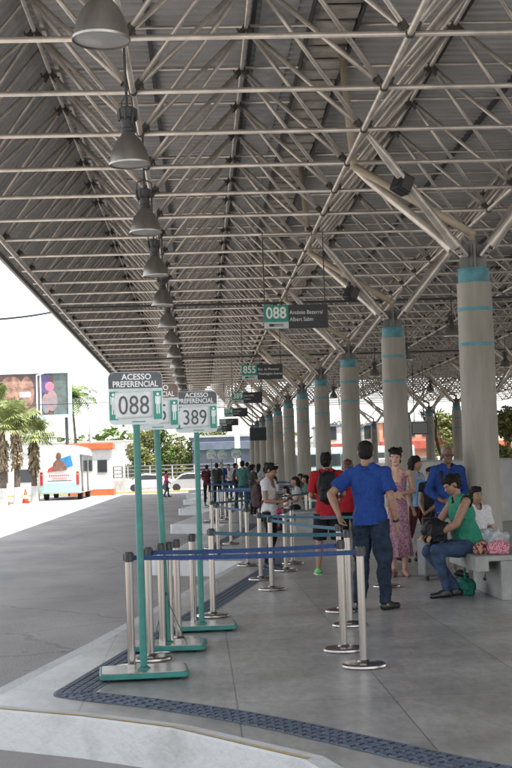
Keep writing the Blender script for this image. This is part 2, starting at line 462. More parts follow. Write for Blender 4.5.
# ------------------------------------------------------------------ columns
M_colm = mat('column_concrete', (0.33, 0.305, 0.26), 0.75, amt=0.16, scale=1.2, bump=0.2, bscale=30, detail=10, stretch=(2.5, 2.5, .35), c2=(.19, .172, .145), ramp=(.3, .62))
CT = 4.15
def make_column():
    c = empty('concrete_column', (0, 0, 0))
    g = MB(); g.lathe([(.258, 0), (.258, .02), (.250, .3), (.238, 3.0), (.234, CT - .2)], n=32); g.build('shaft', M_colm, c, auto=30)
    g = MB(); g.lathe([(.212, CT - .2), (.212, CT - .015), (.224, CT - .015), (.224, CT)], n=32); g.build('cap', M_bandblue, c, auto=30)
    for z in (CT - .56, CT - 1.04):
        g = MB(); g.lathe([(.234, z - .0255), (.2405, z - .025), (.2405, z + .025), (.234, z + .0255)], n=32, cap=False)
        g.build('painted_band', M_bandblue, c, auto=30)
    g = MB()
    g.box((0, 0, CT + .17), (.36, .03, .34)); g.box((0, 0, CT + .17), (.03, .26, .34)); g.lathe([(.06, CT), (.06, CT + .4)], n=16)
    g.build('steel_crosshead', mat('crosshead_grey', (.16, .155, .145), .5, amt=.2), c, auto=30)
    for sx in (-1, 1):
        for sy in (-1, 1):
            p = Vector((sx * .15, sy * .05, CT + .20)); q = Vector((sx * 1.45 - .11, sy * .9375, ZB)); dv = (q - p).normalized()
            g = MB(); g.tube(p + dv * .42, q - dv * .45, .062, 14); g.tube(q - dv * .45, q - dv * .08, .062, 14, r2=.03)
            g.tube(p + dv * .16, p + dv * .42, .085, 14, r2=.062)
            M = dv.to_track_quat('Z', 'Y').to_matrix()
            g.box(p + dv * .09, (.15, .035, .26), M)
            o = g.build('branch_strut', M_tube, c, auto=35)
            b = MB(); side = M @ Vector((0, 1, 0))
            for h in (.03, .12):
                for w_ in (-.03, .03): b.tube(p + dv * h + M @ Vector((w_, .03, 0)), p + dv * h + M @ Vector((w_, -.03, 0)), .014, 6)
            b.build('bolts', M_node, o)
    g = MB(); g.path([(0, 0, CT + .02), (0, 0, CT + .52)], .045, 12); g.path([(0, 0, CT + .50), (-1.5, .72, ZB - .1), (-1.62, .75, ZD - .25)], .055, 12)
    g.ball((0, 0, CT + .51), .058, 10, 8); g.ball((-1.5, .72, ZB - .1), .058, 10, 8)
    g.build('drain_pipe', M_tube2, c, smooth=True)
    return c
colp = make_column()
ORD = ['nearest', 'second', 'third', 'fourth', 'fifth', 'sixth', 'seventh', 'eighth', 'ninth', 'tenth', 'eleventh']
for k in range(11):
    o = colp if k == 0 else copy_tree(colp)
    o.location = (3.82, 17.55 + 7.5 * k, 0)
    lab = 'thick round concrete column with turquoise cap, %s in the long row beside the queues' % ORD[k]
    if k == 0: lab = 'nearest and widest round concrete column with turquoise cap, behind the seated woman in green'
    tag(o, lab, 'column', 'concrete columns in the row beside the queues')
for k in range(-1, 7):
    o = copy_tree(colp); o.location = (12.51, 55.05 + 7.5 * k, 0)
    tag(o, 'distant round concrete column with turquoise cap beyond the low wall, %s from the right of the photo' % ORD[k + 1], 'column', 'distant columns beyond the low wall')

for px, py, Y, l in ((402, 184, 17.0, 'black loudspeaker clamped to the strut of the nearest column'), (351, 294, 24.6, 'black loudspeaker clamped to the strut of the second column')):
    q = at(px, py, Y); t = empty('loudspeaker', q, R(25), l, 'loudspeaker', 'loudspeakers on the column struts')
    MB().box((0, 0, 0), (.22, .2, .26), Matrix.Rotation(R(25), 3, 'Y')).build('cabinet', M_black, t, bevel=.02)
    MB().box((.02, -.105, -.01), (.16, .012, .19), Matrix.Rotation(R(25), 3, 'Y')).build('grille', M_dark, t)
    MB().box((0, .06, .16), (.05, .05, .16)).build('bracket', M_node, t)
# ------------------------------------------------------------------ pendant lamps
M_bowl = mat('ribbed_lamp_bowl', (0.36, 0.34, 0.315), 0.3, 0.85, amt=0.15, scale=6, stretch=(1, 1, .3))
M_bowlin = mat('lamp_lens', (0.42, 0.42, 0.41), 0.35, amt=0.1)
def make_lamp():
    l = empty('pendant_lamp', (0, 0, 0))
    g = MB(); P = [(.205, 0), (.207, .018), (.198, .022), (.192, .07), (.175, .14), (.145, .21), (.105, .265), (.072, .30), (.06, .33)]
    n = 48
    g.lathe(P, n=n, cap=False); g.lathe([(r - .006, z) for r, z in P], n=n, cap=False)
    g.lathe([(.199, 0), (.205, 0)], n=n, cap=False)
    g.build('bowl', M_bowl, l, auto=30)
    g = MB(); g.lathe([(0.001, -.002), (.10, .006), (.198, .015)], n=32, cap=False); g.build('lens', M_bowlin, l, smooth=True)
    g = MB(); g.lathe([(.06, .32), (.075, .33), (.075, .36), (.062, .37), (.062, .46), (.085, .47), (.092, .56), (.07, .575)], n=20)
    for a in range(8):
        t = a * math.pi / 4; g.box((.088 * math.cos(t), .088 * math.sin(t), .50), (.02, .02, .11))
    g.build('housing', M_dark, l, auto=30)
    g = MB(); g.path([(-.075, 0, .40), (-.11, 0, .50), (-.09, 0, .66), (0, 0, .70), (.09, 0, .66), (.11, 0, .50), (.075, 0, .40)], .008, 6)
    g.tube((0, 0, .57), (0, 0, ZB - 4.55), .014, 8); g.build('hanger', M_dark, l)
    return l
lamp = make_lamp()
for k in range(20):
    o = lamp if k == 0 else copy_tree(lamp)
    o.location = (-.61, 9.0 + 3.75 * k, 4.56); o.rotation_euler = (R(random.uniform(-2, 2)), R(random.uniform(-2, 2)), random.uniform(0, 6))
    lab = ['large grey bowl pendant lamp cut off by the top edge of the picture', 'grey bowl pendant lamp hanging second from the top of the lamp row',
           'grey bowl pendant lamp hanging third from the top of the lamp row', 'grey bowl pendant lamp hanging fourth from the top of the lamp row',
           'grey bowl pendant lamp hanging fifth from the top of the lamp row', 'grey bowl pendant lamp hanging sixth from the top of the lamp row'][k] if k < 6 else \
        'tiny far grey pendant lamp at the low end of the lamp row over the road'
    tag(o, lab, 'lamp', 'pendant lamps hanging over the queues' if k < 6 else 'far end lamps of the row over the queues')
for k in range(5):
    for xx, zz, q in ((6.65, 4.75, 0), (10.9, 4.75, 1)):
        y = (33.5 if q == 0 else 38.0) + 7.5 * k
        o = copy_tree(lamp); o.location = (xx, y, zz)
        if (xx, k) == (6.65, 0): lab = 'faint pendant lamp between the two nearest columns, lowest in front of dark frame'
        tag(o, 'distant grey pendant lamp in the right hand rows beyond the columns', 'lamp', 'lamps right of the column row')
# ------------------------------------------------------------------ preferential access signs
M_signgrey = mat('sign_header_grey', (0.085, 0.095, 0.10), 0.5, amt=0.15, scale=8)
M_signbrown = mat('sign_header_brown', (0.17, 0.11, 0.085), 0.5, amt=0.2, scale=8)
M_signwhite = mat('sign_face_white', (0.56, 0.60, 0.60), 0.45, amt=0.08, scale=6)
M_paper = mat('taped_paper', (0.66, 0.68, 0.68), 0.6, amt=0.1, scale=10, bump=.2, bscale=8)
M_signteal = mat('sign_teal', (0.02, 0.26, 0.19), 0.45, amt=0.12, scale=8)
M_txtw = mat('lettering_white', (0.78, 0.78, 0.76), 0.5, amt=0.03)
M_txtg = mat('numeral_grey', (0.085, 0.085, 0.09), 0.5, amt=0.1)
M_plate = mat('worn_base_plate', (0.5, 0.5, 0.5), 0.25, 0.85, amt=0.2, scale=10)
def access_sign(px, py, num, hdr, rz, label, lean=0.0, wires=False, tall=2.29, header_txt=True):
    p = gp(px, py)
    s = empty('access_sign', p, rz, label, 'sign', 'preferential access signs on teal posts')
    g = MB(); g.prism(rrect(.66, .46, .05), lambda u, v, t: (u, v, t), .022, .062); g.build('base', M_teal, s, bevel=.006)
    g = MB(); g.prism(rrect(.62, .42, .04), lambda u, v, t: (u, v, t), .0625, .066); g.build('base_plate', M_plate, s)
    for x in (-.26, .26):
        for y in (-.16, .16): MB().tube((x, y, 0), (x, y, .03), .018, 10).build('foot', M_rubber, s)
    g = MB(); g.tube((0, 0, .064), (lean, 0, tall - .1), .0265, 20); g.build('post', M_teal, s, smooth=False, auto=40)
    g = MB(); g.lathe([(.05, .066), (.05, .072), (.03, .085)], n=16); g.build('collar', M_teal, s, auto=30)
    bd = bpy.data.objects.new('board', None)
    w_, h_ = .41, .40; zc = tall - h_ / 2
    g = MB(); g.prism(rrect(w_, h_, .045), XZ, -.033, -.029)
    g2 = [(u, v + zc) for u, v in rrect(w_, h_, .045)]
    b = MB(); b.prism(g2, XZ, -.036, -.028); board = b.build('board', M_signwhite, s); board.location = (lean, 0, 0)
    hp = [(u, v) for u, v in rrect(w_ - .006, h_ - .006, .043) if v > 0]
    hp = [(w_ / 2 - .003, h_ / 2 - .125)] + hp + [(-w_ / 2 + .003, h_ / 2 - .125)]
    b = MB(); b.prism([(u, v + zc) for u, v in hp], XZ, -.0375, -.0362); b.build('header', hdr, board)
    y = -.0385
    text('header_lettering', 'ACESSO', .062, M_txtw, board, (.01, y, zc + h_ / 2 - .04), sx=1.0, bold=.0012)
    text('header_lettering', 'PREFERENCIAL', .062, M_txtw, board, (0, y, zc + h_ / 2 - .095), sx=.84, bold=.0012)
    for sx in (-1, 1):
        b = MB(); b.box((sx * .165, -.0372, zc - .055), (.062, .0016, .215)); b.build('teal_panel', M_signteal, board)
        f = MB(); cx = sx * .168
        f.ball((cx, -.0388, zc + .028), (.011, .001, .012), 10, 6)
        f.box((cx, -.0388, zc - .02), (.026, .0012, .06)); f.box((cx - .018, -.0388, zc - .015), (.006, .0012, .06)); f.box((cx + .018, -.0388, zc - .015), (.006, .0012, .06))
        f.box((cx - .008, -.0388, zc - .085), (.009, .0012, .07)); f.box((cx + .008, -.0388, zc - .085), (.009, .0012, .07))
        f.build('pictogram', M_txtw, board)
    # creased paper with the line number taped over the middle
    P = []; nx, nz = 10, 8
    for i in range(nx + 1):
        for j in range(nz + 1):
            u = -.165 + .29 * i / nx + .012 * math.sin(j * .9 + 1) * (i == 0); v = zc - .155 + .20 * j / nz + .01 * i / nx
            P.append((u, -.041 - .0035 * abs(math.sin(i * 1.3 + j * .8)), v))
    fs = [(i * (nz + 1) + j, (i + 1) * (nz + 1) + j, (i + 1) * (nz + 1) + j + 1, i * (nz + 1) + j + 1) for i in range(nx) for j in range(nz)]
    pm = MB().add(P, fs).build('paper', M_paper, board, smooth=True)
    md = pm.modifiers.new('t', 'SOLIDIFY'); md.thickness = .0008
    text('numerals', num, .205, M_txtg, board, (-.014, -.0458, zc - .060), sx=.78, bold=0)
    b = MB(); b.box((.02, -.0368, zc - .178), (.10, .001, .008)); b.build('small_print', M_signteal, board)
    if wires:
        b = MB()
        for q in ((-.11, -.1, .07), (.17, -.1, .07), (-.08, .12, .07)): b.tube((lean * .3, 0, .48), q, .004, 5)
        b.ball((lean * .3, -.01, .48), (.032, .032, .02), 8, 5)
        b.build('tie_wire', mat('green_wire', (0.02, 0.09, 0.06), .6), s)
    return s
access_sign(144, 677, '088', M_signgrey, R(4), 'teal post sign reading ACESSO PREFERENCIAL 088, nearest on the left', lean=-.012)
access_sign(168, 650, '855', M_signbrown, R(-3), 'teal post sign with brown header half hidden between the 088 and 389 signs', lean=-.055, wires=True)
access_sign(202, 630, '389', M_signgrey, R(2), 'teal post sign reading ACESSO PREFERENCIAL 389 on white paper', lean=0.0)
for i, (X, Y) in enumerate(((.47, 53.0), (.95, 55.5), (1.46, 52.2))):
    q = proj((X, Y, 0)); nm = ['074', '026', '097'][i]
    access_sign(q[0], q[1], nm, M_signteal, R(-2 + 2 * i), 'small far teal and white post sign, %s one of three under the hanging boards' % ['left', 'middle', 'right'][i])

# ------------------------------------------------------------------ hanging line boards
M_brd = mat('board_charcoal', (0.035, 0.038, 0.042), 0.5, amt=0.15, scale=5)
def board(X, Y, num, l1, l2, label, zc=4.30, full=True):
    s = empty('hanging_board', (X, Y, zc), R(2), label, 'sign', 'line boards hanging in a row from the roof')
    MB().box((0, 0, 0), (1.2, .05, .44)).build('panel', M_brd, s, bevel=.004)
    MB().box((-.37, -.027, .06), (.455, .004, .32)).build('number_panel', M_signteal, s)
    MB().box((-.37, -.027, -.155), (.455, .004, .125)).build('footer_panel', M_signwhite, s)
    text('numerals', num, .30, M_txtw, s, (-.37, -.031, .065), sx=.85, bold=.006)
    if l1:
        text('destination_lettering', l1, .105, M_txtw, s, (-.12, -.029, .075), align='LEFT', sx=.85)
        text('destination_lettering', l2, .105, M_txtw, s, (-.12, -.029, -.055), align='LEFT', sx=.85)
    g = MB(); g.ball((-.46, -.03, -.155), (.055, .002, .03), 10, 6); g.box((-.33, -.03, -.14), (.17, .002, .014)); g.box((-.33, -.03, -.17), (.19, .002, .014))
    g.build('footer_emblem', M_dark, s)
    for x in (-.58, .55): MB().tube((x, 0, .22), (x, 0, ZB - zc + (0 if x < 0 else .0)), .012, 6).build('hanger_rod', M_dark, s)
    MB().tube((-.62, 0, ZB - zc - .06), (.6, 0, ZB - zc - .06), .02, 6).build('hanger_rail', M_tube, s)
B = [(1.86, 24.0, '088', 'Antônio Bezerra/', 'Albert Sabin', 'charcoal hanging board reading 088 Antônio Bezerra/ Albert Sabin, largest and highest'),
     (1.90, 38.0, '855', 'Bez. de Menezes/', 'Washington Soares', 'charcoal hanging board reading 855 on green, second largest'),
     (1.96, 52.0, '389', 'João XXIII/', 'Centro', 'charcoal hanging board third in the row, below the 855 board'),
     (1.9, 66.0, '074', 'Parangaba/', 'Centro', 'charcoal hanging board fourth in the row'),
     (1.85, 80.0, '026', 'Messejana/', 'Centro', 'charcoal hanging board fifth in the row'),
     (1.8, 93.5, '097', 'Siqueira/', 'Centro', 'charcoal hanging board sixth and farthest in the row')]
for b in B: board(*b)
def info_screen(X, Y, zc, wd, h, label):
    s = empty('hanging_screen', (X, Y, zc), 0, label, 'screen')
    MB().box((0, 0, 0), (wd, .12, h)).build('casing', M_black, s, bevel=.01)
    MB().box((0, -.062, 0), (wd - .08, .004, h - .08)).build('screen_glass', M_glass, s)
    for x in (-.3, .3): MB().tube((x * wd, 0, h / 2), (x * wd, 0, ZB - zc), .02, 6).build('hanger_rod', M_dark, s)
q = at(258, 434, 62); info_screen(q.x, 62, q.z, .80, .62, 'dark blank hanging screen in front of the farthest concrete columns')
q = at(419.5, 428, 58); info_screen(q.x, 58, q.z, .75, .58, 'dark hanging screen between distant columns left of the sunglasses man')

# ------------------------------------------------------------------ queue stanchions
M_beltb = mat('dark_blue_belt', (0.010, 0.042, 0.145), 0.7, amt=0.2, scale=30)
M_beltt = mat('petrol_blue_belt', (0.012, 0.085, 0.13), 0.7, amt=0.2, scale=30)
HS = .915
def make_stanchion():
    s = empty('queue_stanchion', (0, 0, 0))
    g = MB(); g.lathe([(.168, 0), (.172, .012), (.168, .026), (.15, .036), (.05, .042), (.04, .055), (.031, .058)], n=40); g.build('base', M_steel, s, auto=25)
    g = MB(); g.lathe([(.0295, .05), (.0295, HS - .07)], n=24, cap=False); g.build('tube', M_steel, s, smooth=True)
    g = MB(); g.lathe([(.0345, HS - .075), (.0345, HS - .008), (.03, HS), (.001, HS + .002)], n=24)
    for a in range(4):
        t = a * math.pi / 2; g.box((.033 * math.cos(t), .033 * math.sin(t), HS - .04), (.018, .018, .055))
    g.build('belt_head', M_black, s, auto=30)
    return s
stp = make_stanchion(); st_used = [False]
def stanchion(p, label, group='steel queue stanchions on the platform', tilt=0.0):
    o = stp if not st_used[0] else copy_tree(stp); st_used[0] = True
    o.location = (p[0], p[1], 0); o.rotation_euler = (0, tilt, random.uniform(0, 1.5))
    tag(o, label, 'stanchion', group); return o
def belt(owner, b, m, z=HS - .045, sag=.012):
    """belt runs from its stanchion to point b (world)"""
    bpy.context.view_layer.update()
    a = owner.location; Mi = owner.matrix_world.inverted()
    d2 = Vector((b[0] - a[0], b[1] - a[1], 0)); L = d2.length; u = d2 / L; nrm = Vector((-u.y, u.x, 0))
    g = MB(); N = 16; P = []
    for i in range(N + 1):
        t = .035 / L + (1 - .07 / L) * i / N
        c = Vector((a[0], a[1], z)) + d2 * t - Vector((0, 0, sag * 4 * t * (1 - t)))
        for off, zz in ((-.001, -.018), (.001, -.018), (.001, .018), (-.001, .018)):
            P.append(Mi @ (c + nrm * off + Vector((0, 0, zz))))
    fs = []
    for i in range(N):
        for k in range(4): fs.append((i * 4 + k, i * 4 + (k + 1) % 4, (i + 1) * 4 + (k + 1) % 4, (i + 1) * 4 + k))
    g.add(P, fs); g.build('belt', m, owner)
NS = {}
def S(key, px, py, label, tilt=0.0): NS[key] = stanchion(gp(px, py), label, tilt=tilt)
S('S1', 132, 671, 'steel stanchion left of the nearest green sign post, leftmost of all', R(-.9))
S('S2', 151, 660, 'steel stanchion just right of the nearest green sign post, round base showing', R(-.3))
S('S3', 163, 651, 'steel stanchion immediately left of the second green sign post')
S('S3b', 171, 648, 'steel stanchion immediately right of the second green sign post')
S('S4', 179, 642, 'steel stanchion midway between second and third green sign posts', R(-.5))
S('S5', 194, 629, 'steel stanchion immediately left of the third green sign post')
S('S6', 213, 617, 'steel stanchion right of the third green sign post', R(.9))
S('R1', 364, 667, 'nearest steel stanchion on the right with the blue belt end')
S('R2', 344, 651, 'steel stanchion directly left of the nearest right one')
S('R3', 350, 626, 'steel stanchion behind the pair in front of the man in blue')
S('R4', 341.5, 612, 'steel stanchion on which the man in blue polo rests his hand')
S('G1', 261, 580, 'steel stanchion in front of the girl with the phone, left of the pair')
S('G2', 272, 590, 'steel stanchion in front of the girl with the phone, right of the pair')
S('G3', 286, 571, 'steel stanchion right of the girl with the phone')
S('G4', 293, 564, 'steel stanchion second to the right of the girl with the phone')
S('G5', 307, 531, 'farther steel stanchion left of the boy in red, left of a close pair')
S('G6', 311, 528, 'farther steel stanchion left of the boy in red, right of a close pair')
S('R5', 387, 587, 'steel stanchion between the man in blue polo and the woman in lilac')
for i, (px, tp_) in enumerate(((213, 500), (218.5, 503), (231, 498), (241, 494), (248, 512), (226, 488))):
    S('M%d' % i, px, (tp_ - .59 * 465.9) / .41 if tp_ != 512 else 566, 'steel stanchion in the middle distance left of the girl, %s from the left' % ['first', 'second', 'fourth', 'fifth', 'sixth', 'third'][i])
L = lambda k: NS[k].location
belt(NS['S1'], L('R1'), M_beltb); belt(NS['S2'], L('R2'), M_beltb); belt(NS['S6'], L('R3'), M_beltt); 
belt(NS['G1'], L('R5'), M_beltt); belt(NS['G2'], L('R4'), M_beltt); belt(NS['G5'], L('G6'), M_beltt); belt(NS['G4'], L('G3'), M_beltt)
belt(NS['M0'], L('G5'), M_beltt); belt(NS['M3'], L('G6'), M_beltt); belt(NS['M1'], L('M4'), M_beltb)
for k in range(2, 6):
    prev = None
    for j, (dx, dy) in enumerate(((.35, 9.8), (.5, 11.1), (.75, 12.9), (1.95, 9.9), (1.85, 12.6), (1.6, 17.4), (2.5, 16.0))):
        X = dx + random.uniform(-.12, .12); Y = dy + 14.1 * k + random.uniform(-.4, .4)
        o = stanchion((X, Y), 'tiny far steel stanchion among the distant queue rows', 'far steel stanchions in the distant queues')
        if j in (3, 4) and prev: belt(o, prev, M_beltt)
        prev = (X, Y) if j != 3 else prev

# ------------------------------------------------------------------ concrete benches, low wall
M_bench = mat('bench_concrete', (0.30, 0.30, 0.285), 0.8, amt=0.2, scale=2.5, bump=0.3, bscale=40, detail=10)
def make_bench(W, D_):
    s = empty('concrete_bench', (0, 0, 0))
    g = MB(); pts = [(0, .49), (0, .32), (.15, .32), (.15, .43), (W - .15, .43), (W - .15, .32), (W, .32), (W, .49)]
    g.prism(list(reversed(pts)), lambda u, v, t: (u, t, v), 0, D_); g.build('seat', M_bench, s, bevel=.012)
    g = MB(); g.box((W / 2, D_ / 2, .2145), (W - .56, D_ - .02, .429)); g.build('support', M_bench, s, bevel=.01)
    return s
bx = gp(492, 602)
bp = make_bench(1.7, 1.5); bp.location = (2.98, 14.2, 0)
tag(bp, 'low grey concrete bench on which the woman in green sits', 'bench', 'concrete benches beside the columns')
for i, y in enumerate((37.0, 44.5, 52.0)):
    o = copy_tree(bp); o.location = (2.9, y, 0)
    tag(o, 'far concrete bench beside the column row, %s' % ['with the elderly woman in white seated', 'behind the first seated group', 'the farthest one'][i], 'bench', 'concrete benches beside the columns')
M_wall = mat('pale_panel_wall', (0.42, 0.42, 0.40), 0.8, amt=0.14, scale=1.5, detail=9, bump=.15, bscale=20)
s = empty('low_wall', (5.2, 32, 0), 0, 'pale concrete parapet wall at head height behind the sunglasses man', 'wall')
for k in range(5):
    MB().box((.75 + 1.5 * k, .08, .77), (1.492, .16, 1.52)).build('wall_panel', M_wall, s, bevel=.006)
MB().box((.08, 4.1, .77), (.16, 7.8, 1.52)).build('wall_return', M_wall, s, bevel=.006)
MB().box((3.75, .08, 1.545), (7.55, .2, .04)).build('coping', M_bench, s, bevel=.005)
# ------------------------------------------------------------------ people
def frame_of(up, side):
    up = up.normalized(); side = (side - side.dot(up) * up).normalized(); back = up.cross(side)
    return Matrix((side, back, up)).transposed()     # columns: x = left side, y = back, z = up
def tcap(mb, a, b, r1, r2, n=12):
    a = Vector(a); b = Vector(b)
    mb.tube(a, b, r1, n, r2=r2); mb.ball(a, r1, n, 8); mb.ball(b, r2, n, 8)
def remesh(mb, name, m, parent, voxel, fold=0.0, ffreq=9.0, smooth_it=4, cut=None, fscale=(1, 1, 1), hole=None):
    me = bpy.data.meshes.new('t'); me.from_pydata(mb.v, [], mb.f)
    b = bmesh.new(); b.from_mesh(me); bmesh.ops.recalc_face_normals(b, faces=b.faces); b.to_mesh(me); b.free()
    o = bpy.data.objects.new('t', me); col.objects.link(o)
    r = o.modifiers.new('r', 'REMESH'); r.mode = 'VOXEL'; r.voxel_size = voxel
    s = o.modifiers.new('s', 'SMOOTH'); s.factor = .5; s.iterations = smooth_it
    bpy.context.view_layer.update()
    nm = bpy.data.meshes.new_from_object(o.evaluated_get(bpy.context.evaluated_depsgraph_get()))
    bpy.data.objects.remove(o); bpy.data.meshes.remove(me)
    if fold:
        nm.update(); ns = [v.normal.copy() for v in nm.vertices]
        for v, nn in zip(nm.vertices, ns):
            c = Vector((v.co.x * fscale[0], v.co.y * fscale[1], v.co.z * fscale[2])) * ffreq
            k = noise.noise(c + Vector((3.1, 0, 0))) + .5 * abs(noise.noise(c * 2.3))
            v.co += nn * (k * fold)
    if cut:
        b = bmesh.new(); b.from_mesh(nm)
        for co, no in cut:
            bmesh.ops.bisect_plane(b, geom=b.verts[:] + b.edges[:] + b.faces[:], plane_co=co, plane_no=no, clear_outer=True)
        b.to_mesh(nm); b.free()
    if hole:
        b = bmesh.new(); b.from_mesh(nm); c_, M_, r_, zmin, fwd = hole; Mi = M_.transposed()
        dele = []
        for f in b.faces:
            q = Mi @ (f.calc_center_median() - c_)
            if q.z > zmin + max(0, -q.y - .02) * -fwd and math.hypot(q.x, (q.y * (1.0 if q.y > 0 else .75))) < r_: dele.append(f)
        bmesh.ops.delete(b, geom=dele, context='FACES'); b.to_mesh(nm); b.free()
    nm.name = name
    nm.materials.clear(); nm.materials.append(m)
    for p in nm.polygons: p.use_smooth = True
    ob = bpy.data.objects.new(name, nm); col.objects.link(ob); ob.parent = parent
    return ob
def skin(name, c): return mat('skin_' + name, c, 0.5, amt=0.12, scale=30, spec=.4)
def cloth(name, c, c2=None, rough=.85, scale=60, **k): return mat('cloth_' + name, c, rough, amt=k.pop('amt', .15), c2=c2, scale=scale, bump=.7, bscale=k.pop('wr', 13), bdist=.05, spec=.2, **k)
SK_M = skin('medium_brown', (0.30, 0.165, 0.105)); SK_L = skin('light', (0.50, 0.30, 0.215)); SK_D = skin('dark_brown', (0.16, 0.083, 0.052))
HR_B = mat('hair_black', (0.010, 0.008, 0.007), 0.6, spec=.2, amt=.3, scale=30, stretch=(1, 1, .25), bump=.8, bscale=120, bdist=.02)
HR_R = mat('hair_reddish', (0.09, 0.028, 0.018), 0.45, amt=.3, scale=30, stretch=(1, 1, .25), bump=.8, bscale=120)
HR_G = mat('hair_grey', (0.30, 0.28, 0.24), 0.55, amt=.3, scale=30, bump=.8, bscale=120)
M_eye = mat('eye_dark', (0.02, 0.012, 0.01), 0.2); M_eyew = mat('eye_white', (0.28, 0.25, 0.23), 0.4); M_lip = mat('lip', (0.28, 0.09, 0.075), 0.45)

